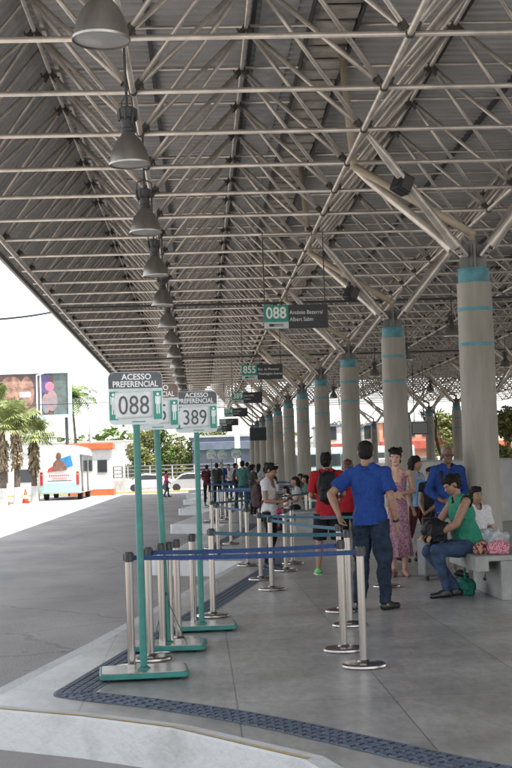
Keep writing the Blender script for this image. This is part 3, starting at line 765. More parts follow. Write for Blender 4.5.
BASE = dict(pel=(0, 0, .96), neck=(0, .015, 1.47), head=(0, -.01, 1.635),
            shL=(.175, .01, 1.425), elL=(.225, .04, 1.13), wrL=(.24, -.03, .87),
            shR=(-.175, .01, 1.425), elR=(-.225, .04, 1.13), wrR=(-.24, -.03, .87),
            hiL=(.09, 0, .93), knL=(.10, -.02, .50), anL=(.11, .03, .085), toL=(.135, -.15, .03),
            hiR=(-.09, 0, .93), knR=(-.10, -.02, .50), anR=(-.11, .03, .085), toR=(-.135, -.15, .03))
def person(label, loc, face, H=1.72, J=None, sk=SK_M, hair=HR_B, hstyle='short', top=None, bottom=None, dress=None, shoes=None,
           hyaw=0, hpitch=0, hroll=0, build=1.0, vox=.011, handdir={}, palm={}, curl=.5, group=None, fingers=True, detail=True):
    """face: heading in degrees; 0 looks back at the camera, 180 looks away, 90 looks to the right of the picture"""
    s = H / 1.75
    j = {k: Vector(v) for k, v in BASE.items()}
    for k, v in (J or {}).items(): j[k] = Vector(v)
    j = {k: v * s for k, v in j.items()}
    P = empty('person', loc, R(face), label, 'person', group)
    b = build; up = j['neck'] - j['pel']; side = (j['shL'] - j['shR'])
    T = frame_of(up, side); tl = up.length
    hside = (j['hiL'] - j['hiR']); TH = frame_of(up, hside)
    def torso(mb, inf=0.0, legs=False, low=True):
        o = j['pel']
        mb.ball(o + T @ Vector((0, .0, tl * .66)), ((.148 * b) * s + inf, (.105 * b) * s + inf, .17 * s + inf), 16, 12, T)
        mb.ball(o + T @ Vector((0, -.005, tl * .36)), ((.133 * b) * s + inf, (.102 * b) * s + inf, .17 * s + inf), 16, 12, T)
        if low: mb.ball(o + TH @ Vector((0, .012, tl * .02)), ((.152 * b) * s + inf, (.115 * b) * s + inf, .135 * s + inf), 16, 12, TH)
        for q in ('L', 'R'):
            tcap(mb, j['sh' + q], o + T @ Vector((0, .01, tl * .84)), .056 * s + inf, .075 * s + inf)
            tcap(mb, j['sh' + q] * .55 + j['neck'] * .45 + Vector((0, 0, .0)), j['neck'] + Vector((0, 0, .01 * s)), .045 * s + inf, .05 * s + inf)
    hm = Matrix.Rotation(R(hyaw), 3, 'Z') @ Matrix.Rotation(R(hroll), 3, 'Y') @ Matrix.Rotation(R(-hpitch), 3, 'X')
    def hp(x, y, z): return j['head'] + hm @ (Vector((x, y, z)) * s)
    # ---- body, one surface
    g = MB(); torso(g, -.006)
    tcap(g, j['neck'] - Vector((0, 0, .03 * s)), hp(0, .02, -.06), .056 * s, .052 * s)
    g.ball(hp(0, .014, .03), (.074 * s, .092 * s, .088 * s), 20, 14, hm); g.ball(hp(0, -.028, -.028), (.059 * s, .062 * s, .082 * s), 20, 14, hm)
    g.ball(hp(0, -.045, -.082), (.036 * s, .038 * s, .030 * s), 12, 8, hm)
    tcap(g, hp(0, -.086, .004), hp(0, -.106, -.030), .009 * s, .0135 * s, 8)
    g.ball(hp(0, -.082, .022), (.052 * s, .016 * s, .013 * s), 10, 6, hm)
    for sx in (-1, 1):
        g.ball(hp(sx * .076, .012, -.006), (.011 * s, .021 * s, .032 * s), 10, 8, hm)
        g.ball(hp(sx * .034, -.062, -.022), (.024 * s, .022 * s, .024 * s), 8, 6, hm)
    for q in ('L', 'R'):
        tcap(g, j['sh' + q], j['el' + q], .050 * s * b, .040 * s * b); tcap(g, j['el' + q], j['el' + q].lerp(j['wr' + q], .3), .040 * s * b, .042 * s * b)
        tcap(g, j['el' + q].lerp(j['wr' + q], .3), j['wr' + q], .042 * s * b, .026 * s)
        tcap(g, j['hi' + q], j['kn' + q], .077 * s * b, .054 * s * b); tcap(g, j['kn' + q], j['kn' + q].lerp(j['an' + q], .35), .054 * s, .056 * s * b)
        tcap(g, j['kn' + q].lerp(j['an' + q], .35), j['an' + q], .056 * s * b, .035 * s)
        tcap(g, j['an' + q] + Vector((0, .02 * s, -.03 * s)), j['to' + q], .038 * s, .028 * s)
        # hand: palm, four unequal fingers with a bend, thumb from the side
        W = j['wr' + q]; fd = Vector(handdir.get(q, tuple((j['wr' + q] - j['el' + q]).normalized()))).normalized()
        sg = 1 if q == 'L' else -1
        pn = Vector(palm.get(q, (-sg, 0, 0))); pn = (pn - pn.dot(fd) * fd).normalized(); ac = fd.cross(pn)
        if ac.dot(Vector((0, -1, .3))) < 0: ac = -ac       # thumb side
        HM = Matrix((ac, pn, fd)).transposed()
        g.ball(W + fd * .05 * s, (.040 * s, .017 * s, .055 * s), 12, 8, HM)
        tcap(g, W, W + fd * .03 * s, .025 * s, .022 * s)
        if fingers:
            cu = curl if not isinstance(curl, dict) else curl.get(q, .5)
            for i, (o_, ln) in enumerate(((.029, .072), (.010, .080), (-.010, .075), (-.029, .058))):
                p0 = W + (fd * .085 + ac * o_) * s
                d1 = (fd * math.cos(cu) + pn * math.sin(cu)); d2 = fd * math.cos(cu * 2.2) + pn * math.sin(cu * 2.2)
                p1 = p0 + d1 * ln * .5 * s; p2 = p1 + d2 * ln * .5 * s
                tcap(g, p0, p1, .0092 * s, .0085 * s, 8); tcap(g, p1, p2, .0085 * s, .0072 * s, 8)
            t0 = W + (fd * .03 + ac * .028) * s; t1 = t0 + (fd * .03 + ac * .028 + pn * .012) * s; t2 = t1 + (fd * .03 + ac * .006 + pn * .012) * s
            tcap(g, t0, t1, .0115 * s, .010 * s, 8); tcap(g, t1, t2, .010 * s, .008 * s, 8)
    body = remesh(g, 'body', sk, P, (vox * .62 if fingers and vox < .012 else vox), smooth_it=2)
    # ---- face
    if detail:
        for sx in (-1, 1):
            MB().ball(hp(sx * .030, -.0815, .0), (.0115 * s, .007 * s, .0045 * s), 8, 6, hm).build('eye', M_eyew, P, smooth=True)
            MB().ball(hp(sx * .029, -.0885, .0), (.0055 * s, .003 * s, .0055 * s), 8, 6, hm).build('pupil', M_eye, P, smooth=True)
            MB().ball(hp(sx * .031, -.088, .022), (.019 * s, .008 * s, .0038 * s), 8, 6, hm).build('eyebrow', hair, P, smooth=True)
        MB().ball(hp(0, -.089, -.062), (.021 * s, .007 * s, .0065 * s), 10, 6, hm).build('mouth', M_lip, P, smooth=True)
    # ---- hair
    g = MB()
    if hstyle != 'bald':
        g.ball(hp(0, .028, .046), (.084 * s, .094 * s, .086 * s), 20, 14, hm)
        g.ball(hp(0, .045, -.01), (.078 * s, .070 * s, .075 * s), 16, 12, hm)
        if hstyle in ('quiff',): g.ball(hp(0, -.02, .10), (.06 * s, .06 * s, .035 * s), 12, 8, hm)
        if hstyle in ('bun', 'pony', 'curlybun', 'long'):
            g.ball(hp(0, -.005, .075), (.078 * s, .08 * s, .055 * s), 16, 10, hm)
        if hstyle == 'bun': g.ball(hp(0, .125, .045), (.045 * s, .042 * s, .045 * s), 12, 8, hm); g.ball(hp(0, .10, -.03), (.05 * s, .04 * s, .05 * s), 12, 8, hm)
        if hstyle == 'curlybun':
            for q in range(26):
                a = q * 2.4; rr = .05 + .03 * math.sin(q * 1.7)
                g.ball(hp(rr * 1.1 * math.cos(a), .02 + rr * math.sin(a), .115 + .02 * math.sin(q * 2.9)), .022 * s, 8, 6)
        if hstyle == 'pony': tcap(g, hp(0, .11, .05), hp(0, .15, -.13), .03 * s, .018 * s)
        if hstyle == 'long':
            tcap(g, hp(0, .07, 0), hp(0, .085, -.20), .075 * s, .05 * s)
            for sx in (-1, 1): tcap(g, hp(sx * .06, .03, .02), hp(sx * .065, .05, -.18), .035 * s, .02 * s)
        ho = remesh(g, 'hair', hair, P, max(.008, vox * .8), fold=.014 if hstyle != 'short' else .008, ffreq=26, smooth_it=2)
    else:
        tcap(g, hp(-.066, .03, -.02), hp(0, .09, -.02), .024 * s, .030 * s); tcap(g, hp(.066, .03, -.02), hp(0, .09, -.02), .024 * s, .030 * s)
        g.ball(hp(0, .03, .055), (.077 * s, .085 * s, .068 * s), 16, 10, hm)
        remesh(g, 'hair', hair, P, .008, fold=.002, ffreq=30, smooth_it=2)
    # ---- clothes
    if top:
        g = MB(); torso(g, .017 * top.get('loose', 1.0))
        o = j['pel']
        for q in ('L', 'R'):
            f = top.get('sleeve', .5)
            if f <= 0: continue
            if f <= 1:
                e = j['sh' + q].lerp(j['el' + q], f); g.ball(j['sh' + q], .066 * s * b, 12, 8); g.tube(j['sh' + q], e, .066 * s * b, 16, r2=(.072 - .006 * f) * s * b * top.get('loose', 1) ** .5)
            else:
                w_ = j['el' + q].lerp(j['wr' + q], f - 1); g.ball(j['sh' + q], .066 * s * b, 12, 8)
                g.tube(j['sh' + q], j['el' + q], .066 * s * b, 16, r2=.054 * s * b); g.ball(j['el' + q], .054 * s * b, 12, 8); g.tube(j['el' + q], w_, .053 * s * b, 16, r2=.042 * s * b)
        hem = top.get('hem', -.06)
        g.tube(o + TH @ Vector((0, .0, tl * .35)), o + TH @ Vector((0, .005, (hem - .03) * s)), .135 * s * b, 20, r2=.170 * s * b)
        cuts = [(tuple(o + TH @ Vector((0, 0, hem * s))), tuple(-(TH @ Vector((0, 0, 1)))))]
        if top.get('sleeve', .5) <= 0:
            for sx in (-1, 1): cuts.append((tuple(o + T @ Vector((sx * .172 * b * s, 0, tl * .8))), tuple(T @ Vector((sx, 0, .1)).normalized())))
        hole = (j['neck'].copy(), T, (.072 + top.get('neck', 0)) * s, -.035 * s - top.get('neck', 0), .9)
        t = remesh(g, top.get('name', 'shirt'), top['m'], P, vox, fold=top.get('fold', .011), ffreq=8 / s, smooth_it=3, cut=cuts, fscale=(1, 1, .6), hole=hole)
        if top.get('collar'):
            c = MB(); cc = j['neck'] + T @ Vector((0, .0, .005 * s)); n = 18
            for i in range(n):
                a0 = R(-60 + 300 * i / n); a1 = R(-60 + 300 * (i + 1) / n)
                q = []
                for a, r_, z in ((a0, .060, .022), (a1, .060, .022), (a1, .088, -.014), (a0, .088, -.014)):
                    q.append(cc + T @ (Vector((r_ * math.cos(a), r_ * .95 * math.sin(a), z)) * s))
                c.add(q, [(0, 1, 2, 3)])
            co = c.build('collar', top['m'], t, smooth=True); md = co.modifiers.new('s', 'SOLIDIFY'); md.thickness = .004
    if bottom:
        g = MB(); g.ball(j['pel'] + TH @ Vector((0, .012, .0)), ((.158 * b) * s, .125 * s * b, .12 * s), 16, 12, TH)
        lf = bottom.get('leg', 1.0); lo = bottom.get('loose', 1.0)
        for q in ('L', 'R'):
            tcap(g, j['hi' + q], j['hi' + q].lerp(j['kn' + q], .3), .094 * s * b, .090 * s * b, 16)
            if lf <= .55:
                e = j['hi' + q].lerp(j['kn' + q], lf * 2); g.tube(j['hi' + q], e, .092 * s * b * lo, 18, r2=.088 * s * b * lo)
            else:
                g.tube(j['hi' + q], j['kn' + q], .092 * s * b * lo, 18, r2=.070 * s * b * lo); g.ball(j['kn' + q], .070 * s * b * lo, 14, 10)
                e = j['kn' + q].lerp(j['an' + q], (lf - .5) * 2); g.tube(j['kn' + q], e + Vector((0, 0, .0)), .068 * s * b * lo, 18, r2=.055 * s * lo)
        tc_ = ((top or {}).get('hem', -.06) + (.035 if vox < .01 else .075)) * s
        remesh(g, bottom.get('name', 'trousers'), bottom['m'], P, vox, cut=([(tuple(j['pel'] + TH @ Vector((0, 0, tc_))), tuple(TH @ Vector((0, 0, 1))))] if j['hiL'].z - j['knL'].z > .25 else None), fold=bottom.get('fold', .010), ffreq=9 / s, smooth_it=3, fscale=(1, 1, .8))
    if dress:
        t_ = MB(); torso(t_, .008)
        o = j['pel']; n = 40; rings = []
        zs = [1.30, 1.2, 1.12, 1.05, .96, .85, .7, .55, .42, dress.get('hem', .32)]
        rx = [.150, .140, .132, .140, .165, .172, .180, .190, .198, .205]
        g = MB(); Pn = []
        for k, (z, r_) in enumerate(zip(zs, rx)):
            for i in range(n):
                a = 2 * math.pi * i / n; am = max(0, (1.1 - z)) * .022
                rr = r_ * s * b * (1 if z > 1 else 1) + am * math.sin(a * 7 + .6 * math.sin(z * 6)) + am * .5 * math.sin(a * 11 + z * 4)
                Pn.append((o.x * .6 + rr * math.cos(a), o.y + rr * .72 * math.sin(a), z * s))
        fs = [(k * n + i, k * n + (i + 1) % n, (k + 1) * n + (i + 1) % n, (k + 1) * n + i) for k in range(len(zs) - 1) for i in range(n)]
        fs.append(tuple(range(n)))
        g.add(Pn, fs); d_ = g.build('skirt', dress['m'], P, smooth=True)
        cuts = [((0, 0, 1.0 * s), (0, 0, -1))]
        for sx in (-1, 1): cuts.append(((sx * .135 * s, 0, 1.35 * s), tuple(Vector((sx, 0, .22)).normalized())))
        remesh(t_, 'bodice', dress['m'], P, vox, fold=.004, ffreq=10, smooth_it=2, cut=cuts, hole=(j['neck'].copy(), T, .095 * s, -.06 * s, 1.6))
    if shoes:
        for q in ('L', 'R'):
            a = j['an' + q]; t = j['to' + q]; d1 = (t - a); d1.z = 0; d1.normalize()
            z0 = min(a.z, t.z)
            g = MB(); base = Vector((0, 0, 0))
            hl = a - d1 * .035 * s + Vector((0, 0, -.04 * s)); te = t + d1 * .035 * s
            tcap(g, hl, te, .044 * s, .034 * s); tcap(g, a + Vector((0, 0, -.015 * s)), a.lerp(t, .5), .046 * s, .034 * s)
            m_ = shoes if not isinstance(shoes, tuple) else shoes[0]
            sh = remesh(g, 'shoe', m_, P, .009, smooth_it=2)
            if isinstance(shoes, tuple):
                g = MB(); X = Vector((-d1.y, d1.x, 0))
                pts = [hl - d1 * .045 * s, te + d1 * .03 * s]; P8 = []
                for z in (-.046 * s, -.02 * s):
                    for pt in pts:
                        for k in (-1, 1): P8.append(Vector((pt.x, pt.y, min(hl.z, te.z))) + X * k * .042 * s + Vector((0, 0, z)))
                g.add(P8, [(0, 1, 3, 2), (4, 6, 7, 5), (0, 4, 5, 1), (2, 3, 7, 6), (0, 2, 6, 4), (1, 5, 7, 3)])
                g.build('sole', shoes[1], sh, bevel=.01)
    return P, j, T, hp

C_blue = cloth('royal_blue', (0.018, 0.056, 0.23), (0.012, 0.038, 0.17)); C_blue2 = cloth('deep_blue', (0.018, 0.050, 0.20), (0.012, 0.035, 0.14))
C_jean = cloth('dark_jeans', (0.022, 0.036, 0.062), (0.013, 0.02, 0.035), scale=12); C_jean2 = cloth('mid_jeans', (0.045, 0.075, 0.14), (0.03, 0.05, 0.09), scale=12)
C_red = cloth('red', (0.33, 0.016, 0.024)); C_blk = cloth('black', (0.013, 0.013, 0.015)); C_wht = cloth('white', (0.62, 0.60, 0.62)); C_grn = cloth('green', (0.03, 0.21, 0.13))
C_gry = cloth('light_grey', (0.34, 0.33, 0.32)); C_wine = cloth('wine', (0.06, 0.012, 0.02)); C_tealc = cloth('teal', (0.05, 0.135, 0.125)); C_pink = cloth('hot_pink', (0.5, 0.03, 0.14))
C_kh = cloth('dark_olive', (0.03, 0.032, 0.028)); C_lblue = cloth('light_blue', (0.16, 0.32, 0.52))
C_lil = cloth('lilac_print', (0.40, 0.22, 0.27), (0.23, 0.115, 0.155), scale=38, ramp=(.45, .55), detail=2)
C_bp = cloth('backpack_black', (0.012, 0.013, 0.014), rough=.6); C_bpr = cloth('backpack_maroon', (0.10, 0.06, 0.06), (0.05, 0.035, 0.035), scale=15)
SHB = mat('black_shoe', (0.015, 0.014, 0.014), .4); SHG = mat('lime_shoe', (0.13, 0.45, 0.10), .6); SHW = mat('white_shoe', (.6, .6, .6), .6); SHN = mat('navy_shoe', (.02, .03, .07), .6)
SHP = mat('pink_sandal', (0.42, 0.2, 0.18), .6)

def fpos(px, py): return gp(px, py)
# --- man in blue polo, back to the camera, hand on a stanchion
p = fpos(374, 610)
P, j, T, hp = person('man in royal blue polo shirt and dark jeans seen from behind, hand on a stanchion', p, 157, 1.76, dict(
    pel=(.0, 0, .97), neck=(.02, .02, 1.48), head=(.035, -.02, 1.645), shL=(.195, .01, 1.43), elL=(.40, .10, 1.22), wrL=(.285, .205, 1.0),
    shR=(-.175, .01, 1.43), elR=(-.25, .07, 1.15), wrR=(-.27, -.02, .91),
    hiL=(.09, .0, .94), knL=(.12, -.04, .50), anL=(.14, .06, .085), toL=(.165, -.11, .03),
    hiR=(-.09, 0, .94), knR=(-.12, -.03, .50), anR=(-.13, .0, .085), toR=(-.19, -.17, .03)),
    hstyle='short', top=dict(m=C_blue, sleeve=.72, hem=-.07, collar=True, loose=1.2, name='polo_shirt', fold=.022), bottom=dict(m=C_jean, name='jeans', loose=1.15, fold=.024),
    shoes=SHB, build=1.06, handdir={'L': (-.25, .25, -.75), 'R': (-.05, -.2, -1)}, palm={'L': (-.8, .2, .1)}, curl={'L': .55, 'R': .35}, vox=.009, hyaw=12, hpitch=-8)
g = MB(); wq = j['elR'].lerp(j['wrR'], .9); dv = (j['wrR'] - j['elR']).normalized()
g.tube(wq - dv * .012, wq + dv * .012, .034, 16); g.box(wq + Vector((-.034, 0, 0)), (.01, .03, .03)); g.build('wristwatch', M_black, P)
# --- woman in lilac dress
p = fpos(400, 576)
P, j, T, hp = person('woman in sleeveless lilac patterned maxi dress with curly dark hair tied up', p, -8, 1.71, dict(
    elL=(.24, .05, 1.17), wrL=(.03, -.15, 1.14), elR=(-.22, .07, 1.16), wrR=(-.02, -.17, 1.10), anL=(.07, .02, .085), toL=(.10, -.15, .03), anR=(-.07, .05, .085), toR=(-.10, -.12, .03)),
    sk=SK_L, hstyle='curlybun', dress=dict(m=C_lil, hem=.27), shoes=SHP, build=.9, handdir={'L': (-1, -.2, .1), 'R': (1, -.15, .1)}, palm={'L': (0, .4, -1), 'R': (0, .4, -1)}, curl=.6, hyaw=-8, hpitch=4, vox=.010)
# --- man with sunglasses, blue shirt, lanyard
p = gp(443, 573)
P, j, T, hp = person('bald man in blue long-sleeved shirt with sunglasses and a neck badge', (p.x, 17.3, 0), 14, 1.73, dict(
    elL=(.26, .05, 1.15), wrL=(.10, -.16, 1.07), elR=(-.27, .06, 1.16), wrR=(-.16, -.15, 1.02)),
    sk=SK_D, hair=HR_G, hstyle='bald', top=dict(m=C_blue2, sleeve=1.75, hem=-.16, collar=True, loose=1.5, fold=.015), bottom=dict(m=C_gry, name='trousers'), shoes=SHB, build=1.16,
    handdir={'L': (-.6, -.1, -.6), 'R': (.9, -.2, .1)}, palm={'L': (-.3, .8, 0), 'R': (0, .8, -.3)}, curl=.6, hyaw=-4, hpitch=-2, vox=.010)
g = MB()
for sx in (-1, 1):
    g.ball(hp(sx * .034, -.092, .002), (.029, .008, .019), 12, 8); g.tube(hp(sx * .06, -.088, .008), hp(sx * .080, .01, .008), .004, 5)
g.tube(hp(-.02, -.096, .008), hp(.02, -.096, .008), .004, 5); g.build('sunglasses', M_black, P, smooth=True)
g = MB(); c = j['neck']
g.path([c + Vector((.07, .0, .0)), c + Vector((.055, -.13, -.10)), c + Vector((.01, -.155, -.27))], .006, 5); g.path([c + Vector((-.07, .0, .0)), c + Vector((-.045, -.13, -.10)), c + Vector((.01, -.155, -.27))], .006, 5)
lan = g.build('lanyard', C_lblue, P); MB().box(c + Vector((.01, -.165, -.32)), (.075, .006, .11)).build('badge', M_signwhite, lan)
g = MB(); g.path([c + Vector((-.10, .06, .03)), c + Vector((-.125, -.09, -.06)), c + Vector((-.14, -.13, -.22))], .019, 8); g.build('shoulder_strap', C_bp, P)
# --- boy in red with backpack
p = fpos(330, 574)
P, j, T, hp = person('boy in red t-shirt and black shorts seen from behind with black backpack and lime shoes', p, 176, 1.70, dict(
    elL=(.235, .0, 1.15), wrL=(.16, -.20, 1.10), elR=(-.235, .0, 1.15), wrR=(-.16, -.20, 1.10),
    anL=(.16, .03, .085), knL=(.135, -.02, .5), toL=(.185, -.14, .03), anR=(-.16, .03, .085), knR=(-.135, -.02, .5), toR=(-.185, -.14, .03)), sk=SK_M, hstyle='quiff',
    top=dict(m=C_red, sleeve=.85, hem=-.16, loose=1.7, name='tshirt', fold=.013), bottom=dict(m=C_blk, leg=.5, loose=1.25, name='shorts'), shoes=(SHG, SHW), build=.98, hyaw=-15)
def backpack(P, c, sx, sy, sz, m, T, lean=0):
    g = MB(); g.ball(c, (sx, sy, sz), 16, 12, T); g.box(c, (sx * 1.55, sy * 1.5, sz * 1.6), T); g.box(c + T @ Vector((0, sy * .7, -sz * .3)), (sx * 1.2, sy * .7, sz * .8), T)
    o = remesh(g, 'backpack', m, P, .013, fold=.012, ffreq=12, smooth_it=5)
    for q in (-1, 1):
        s_ = MB(); s_.path([c + T @ Vector((q * sx * .5, -sy * .6, sz * .8)), c + T @ Vector((q * sx * .75, -sy * 1.6, sz * 1.0)), c + T @ Vector((q * sx * .85, -sy * 3.0, sz * .6)), c + T @ Vector((q * sx * .8, -sy * 2.6, -sz * .3)), c + T @ Vector((q * sx * .6, -sy * .8, -sz * .6))], .014, 8)
        s_.build('strap', m, o, smooth=True)
    h = MB(); h.path([c + T @ Vector((-.03, 0, sz * .95)), c + T @ Vector((-.02, 0, sz * 1.12)), c + T @ Vector((.02, 0, sz * 1.12)), c + T @ Vector((.03, 0, sz * .95))], .008, 6); h.build('grab_loop', m, o)
backpack(P, Vector((0, .19, 1.22)), .15, .09, .235, C_bp, Matrix.Identity(3))
# --- person with reddish hair right of the boy
p = at(348, 470, 19.6); person('woman with reddish brown hair in red top beyond the boy in red', (p.x, 19.6, 0), 165, 1.60, sk=SK_M, hair=HR_R, hstyle='long', top=dict(m=C_red, sleeve=.6), bottom=dict(m=C_blk), shoes=SHB, vox=.016, fingers=False)
# --- girl with phone
p = fpos(271, 569)
P, j, T, hp = person('girl in white t-shirt and black trousers looking down at a phone, backpack on', p, 62, 1.60, dict(
    neck=(0, -.005, 1.46), head=(0, -.06, 1.61), shL=(.15, .0, 1.41), shR=(-.15, .0, 1.41), elL=(.17, -.06, 1.13), wrL=(.07, -.28, 1.12), elR=(-.19, -.03, 1.12), wrR=(-.07, -.27, 1.10),
    anL=(.08, .1, .085), toL=(.09, -.07, .03), knR=(-.09, -.06, .5), anR=(-.09, -.04, .085), toR=(-.11, -.21, .03)),
    sk=SK_M, hstyle='bun', top=dict(m=C_wht, sleeve=.45, hem=-.09, name='tshirt', neck=.02), bottom=dict(m=C_blk), shoes=(SHN, SHW), hpitch=-28, build=.86,
    handdir={'L': (-.3, -1, .3), 'R': (.3, -1, .3)}, palm={'L': (-.6, .2, 1), 'R': (.6, .2, 1)}, curl=.7, vox=.010)
ph = MB().box(tuple((j['wrL'] + j['wrR']) / 2 + Vector((0, -.085, .05))), (.075, .14, .01), Matrix.Rotation(R(35), 3, 'X')).build('mobile_phone', M_black, None, bevel=.003)
ph.location = p; ph.rotation_euler = (0, 0, R(62)); tag(ph, 'black mobile phone held by the girl in the white t-shirt', 'phone')
backpack(P, Vector((-.03, .175, 1.10)), .12, .075, .20, C_bpr, Matrix.Rotation(R(-8), 3, 'X'))
g = MB(); g.ball(hp(.03, -.04, .125), (.05, .014, .02), 10, 6); g.ball(hp(-.03, -.04, .125), (.05, .014, .02), 10, 6); g.build('hair_sunglasses', M_steel, P, smooth=True)
# --- seated woman in green
SEAT = 0.49
p = gp(462, 597)
px0 = at(466, 548, 14.85)
P, j, T, hp = person('seated woman in green tank top and jeans bending over the black bag on her lap', (px0.x - .02, 14.85, 0), -76, 1.62, dict(
    pel=(0, .06, .64), neck=(.0, -.05, 1.21), head=(.0, -.14, 1.37), shL=(.18, -.04, 1.16), shR=(-.18, -.04, 1.16),
    elL=(.23, -.20, .90), wrL=(.11, -.42, .77), elR=(-.22, -.23, .90), wrR=(-.08, -.45, .77),
    hiL=(.10, .0, .595), knL=(.13, -.43, .585), anL=(.08, -.29, .09), toL=(.08, -.46, .03),
    hiR=(-.10, .0, .595), knR=(-.08, -.45, .56), anR=(.0, -.12, .09), toR=(-.02, -.28, .03)),
    sk=SK_M, hstyle='bun', top=dict(m=C_grn, sleeve=0, hem=-.07, neck=.004, loose=1.4, name='tank_top'), bottom=dict(m=C_jean2, name='jeans'), shoes=SHB, hpitch=-26, build=1.2, hyaw=4,
    handdir={'L': (0, -1, -.3), 'R': (0.1, -1, -.3)}, palm={'L': (-.2, .1, -1), 'R': (.2, .1, -1)}, curl=.6, vox=.010)
cr, sr = math.cos(R(-76)), math.sin(R(-76))
def on(Pp, v): 
    a = Pp.rotation_euler.z; return (Pp.location.x + math.cos(a) * v[0] - math.sin(a) * v[1], Pp.location.y + math.sin(a) * v[0] + math.cos(a) * v[1], v[2])
def bag(name, label, cat, loc, dims, m, rz=0, fold=.02, handles=True, hm_=None, freq=9):
    t = empty(name, loc, rz, label, cat)
    g = MB(); g.ball((0, 0, dims[2] * .5), (dims[0] * .5, dims[1] * .5, dims[2] * .5), 16, 12); g.box((0, 0, dims[2] * .42), (dims[0] * .8, dims[1] * .75, dims[2] * .8))
    remesh(g, 'bag_body', m, t, .012, fold=fold, ffreq=freq, smooth_it=4)
    if handles:
        h = MB(); w_ = dims[0] * .25; z = dims[2] * .9
        h.path([(-w_, 0, z), (-w_ * .8, 0, z + .09), (0, 0, z + .13), (w_ * .8, 0, z + .09), (w_, 0, z)], .009, 6); h.build('handle', hm_ or m, t, smooth=True)
    return t
q = on(P, (0, -.36, .63)); bag('handbag', 'black soft handbag on the lap of the seated woman', 'bag', q, (.36, .26, .26), C_bp, R(-76), fold=.03)
# person in white behind her
q = at(474, 520, 15.5)
person('seated child in white t-shirt behind the woman in green on the bench', (q.x, 15.35, 0), 20, 1.50, dict(
    pel=(0, .04, .66), neck=(0, .0, 1.15), head=(0, -.02, 1.31), shL=(.16, 0, 1.10), shR=(-.16, 0, 1.10), elL=(.20, -.03, .85), wrL=(.10, -.22, .78), elR=(-.19, -.03, .85), wrR=(-.1, -.22, .78),
    hiL=(.09, 0, .65), knL=(.11, -.42, .62), anL=(.11, -.38, .25), toL=(.11, -.52, .2), hiR=(-.09, 0, .65), knR=(-.11, -.42, .62), anR=(-.11, -.38, .25), toR=(-.11, -.52, .2)),
    sk=SK_M, top=dict(m=C_wht, sleeve=.8, loose=1.3, name='tshirt'), bottom=dict(m=C_blk, leg=.5, name='shorts'), shoes=SHB, vox=.013, hstyle='long')
# things on the bench
q = at(495, 548, 14.75)
M_plastic = mat('clear_plastic_bag', (0.55, 0.57, 0.58), .25, amt=.15, scale=9, trans=.35)
bag('plastic_bag', 'crumpled translucent plastic bag with yellow and blue things on the bench', 'bag', (q.x, 14.95, SEAT), (.40, .26, .27), M_plastic, .2, fold=.05, handles=False, freq=14)
g = MB(); 
tw = empty('snack_packet', (q.x + .02, 14.95, SEAT + .02), 0, 'yellow and blue packets inside the plastic bag on the bench', 'packet')
MB().ball((.06, -.03, .10), (.06, .05, .055), 10, 8).build('yellow_packet', mat('yellow_pack', (.6, .38, .04), .5), tw, smooth=True)
MB().ball((-.05, .0, .13), (.05, .05, .06), 10, 8).build('blue_packet', mat('blue_pack', (.06, .22, .5), .5), tw, smooth=True)
M_pinkdot = mat('pink_spotted', (0.60, 0.25, 0.30), .7, c2=(0.22, 0.06, 0.09), scale=60, ramp=(.44, .5), detail=1)
M_floral = mat('red_floral', (0.45, 0.25, 0.16), .7, c2=(0.10, 0.012, 0.03), scale=28, ramp=(.46, .54), detail=1)
bag('pouch', 'small pink spotted pouch on the edge of the bench', 'pouch', (at(498, 552, 14.45).x, 14.42, SEAT), (.27, .12, .16), M_pinkdot, .1, fold=.006, handles=False)
bag('cloth_bundle', 'dark red floral bundle beside the pink pouch on the bench', 'bundle', (at(482, 552, 14.55).x, 14.55, SEAT), (.2, .14, .15), M_floral, .3, fold=.025, handles=False)
q = gp(459, 590); bag('shopping_bag', 'green fabric bag on the floor tucked against the bench', 'bag', (3.02, 15.0, 0), (.34, .24, .19), cloth('green_mesh', (0.03, 0.20, 0.15), (0.015, 0.12, 0.09), scale=25), 1.4, fold=.02)
# suitcase left of the bench
s = empty('suitcase', (3.0, 17.0, 0), R(20), 'grey upright wheeled suitcase at the feet of the sunglasses man', 'suitcase')
MB().box((0, 0, .30), (.34, .22, .5)).build('shell', mat('grey_shell', (.16, .165, .17), .5), s, bevel=.03)
for x in (-.13, .13): MB().tube((x - .015, -.08, .03), (x + .015, -.08, .03), .03, 12).build('wheel', M_rubber, s)
g = MB(); g.path([(-.08, .08, .54), (-.08, .08, .8), (.08, .08, .8), (.08, .08, .54)], .009, 6); g.build('pull_handle', M_dark, s)
# --- people behind the woman in lilac
q = at(416, 480, 19.8); P, j, T, hp = person('person in grey t-shirt and wine trousers behind the woman in lilac', (q.x, 19.8, 0), 60, 1.62, dict(knL=(.1, -.15, .5), anL=(.1, .05, .1), toL=(.1, -.12, .04), knR=(-.1, .1, .5), anR=(-.1, .3, .14), toR=(-.1, .16, .05)),
    sk=SK_M, hstyle='long', top=dict(m=C_gry, sleeve=.6), bottom=dict(m=C_wine), shoes=SHB, vox=.014, fingers=False)
bag('tote_bag', 'light blue tote bag carried behind the woman in lilac', 'bag', (q.x + .02, 19.5, .86), (.3, .14, .42), C_lblue, .4, fold=.012)
q = at(431, 480, 19.0); person('dark haired girl in black leaning beside the sunglasses man', (q.x, 19.0, 0), -35, 1.45, dict(elL=(.2, -.05, 1.15), wrL=(.05, -.25, 1.0), elR=(-.2, -.05, 1.15), wrR=(-.05, -.25, .98)),
    sk=SK_M, hstyle='long', top=dict(m=C_blk, sleeve=.4), bottom=dict(m=C_wine), shoes=SHB, vox=.013, fingers=False)
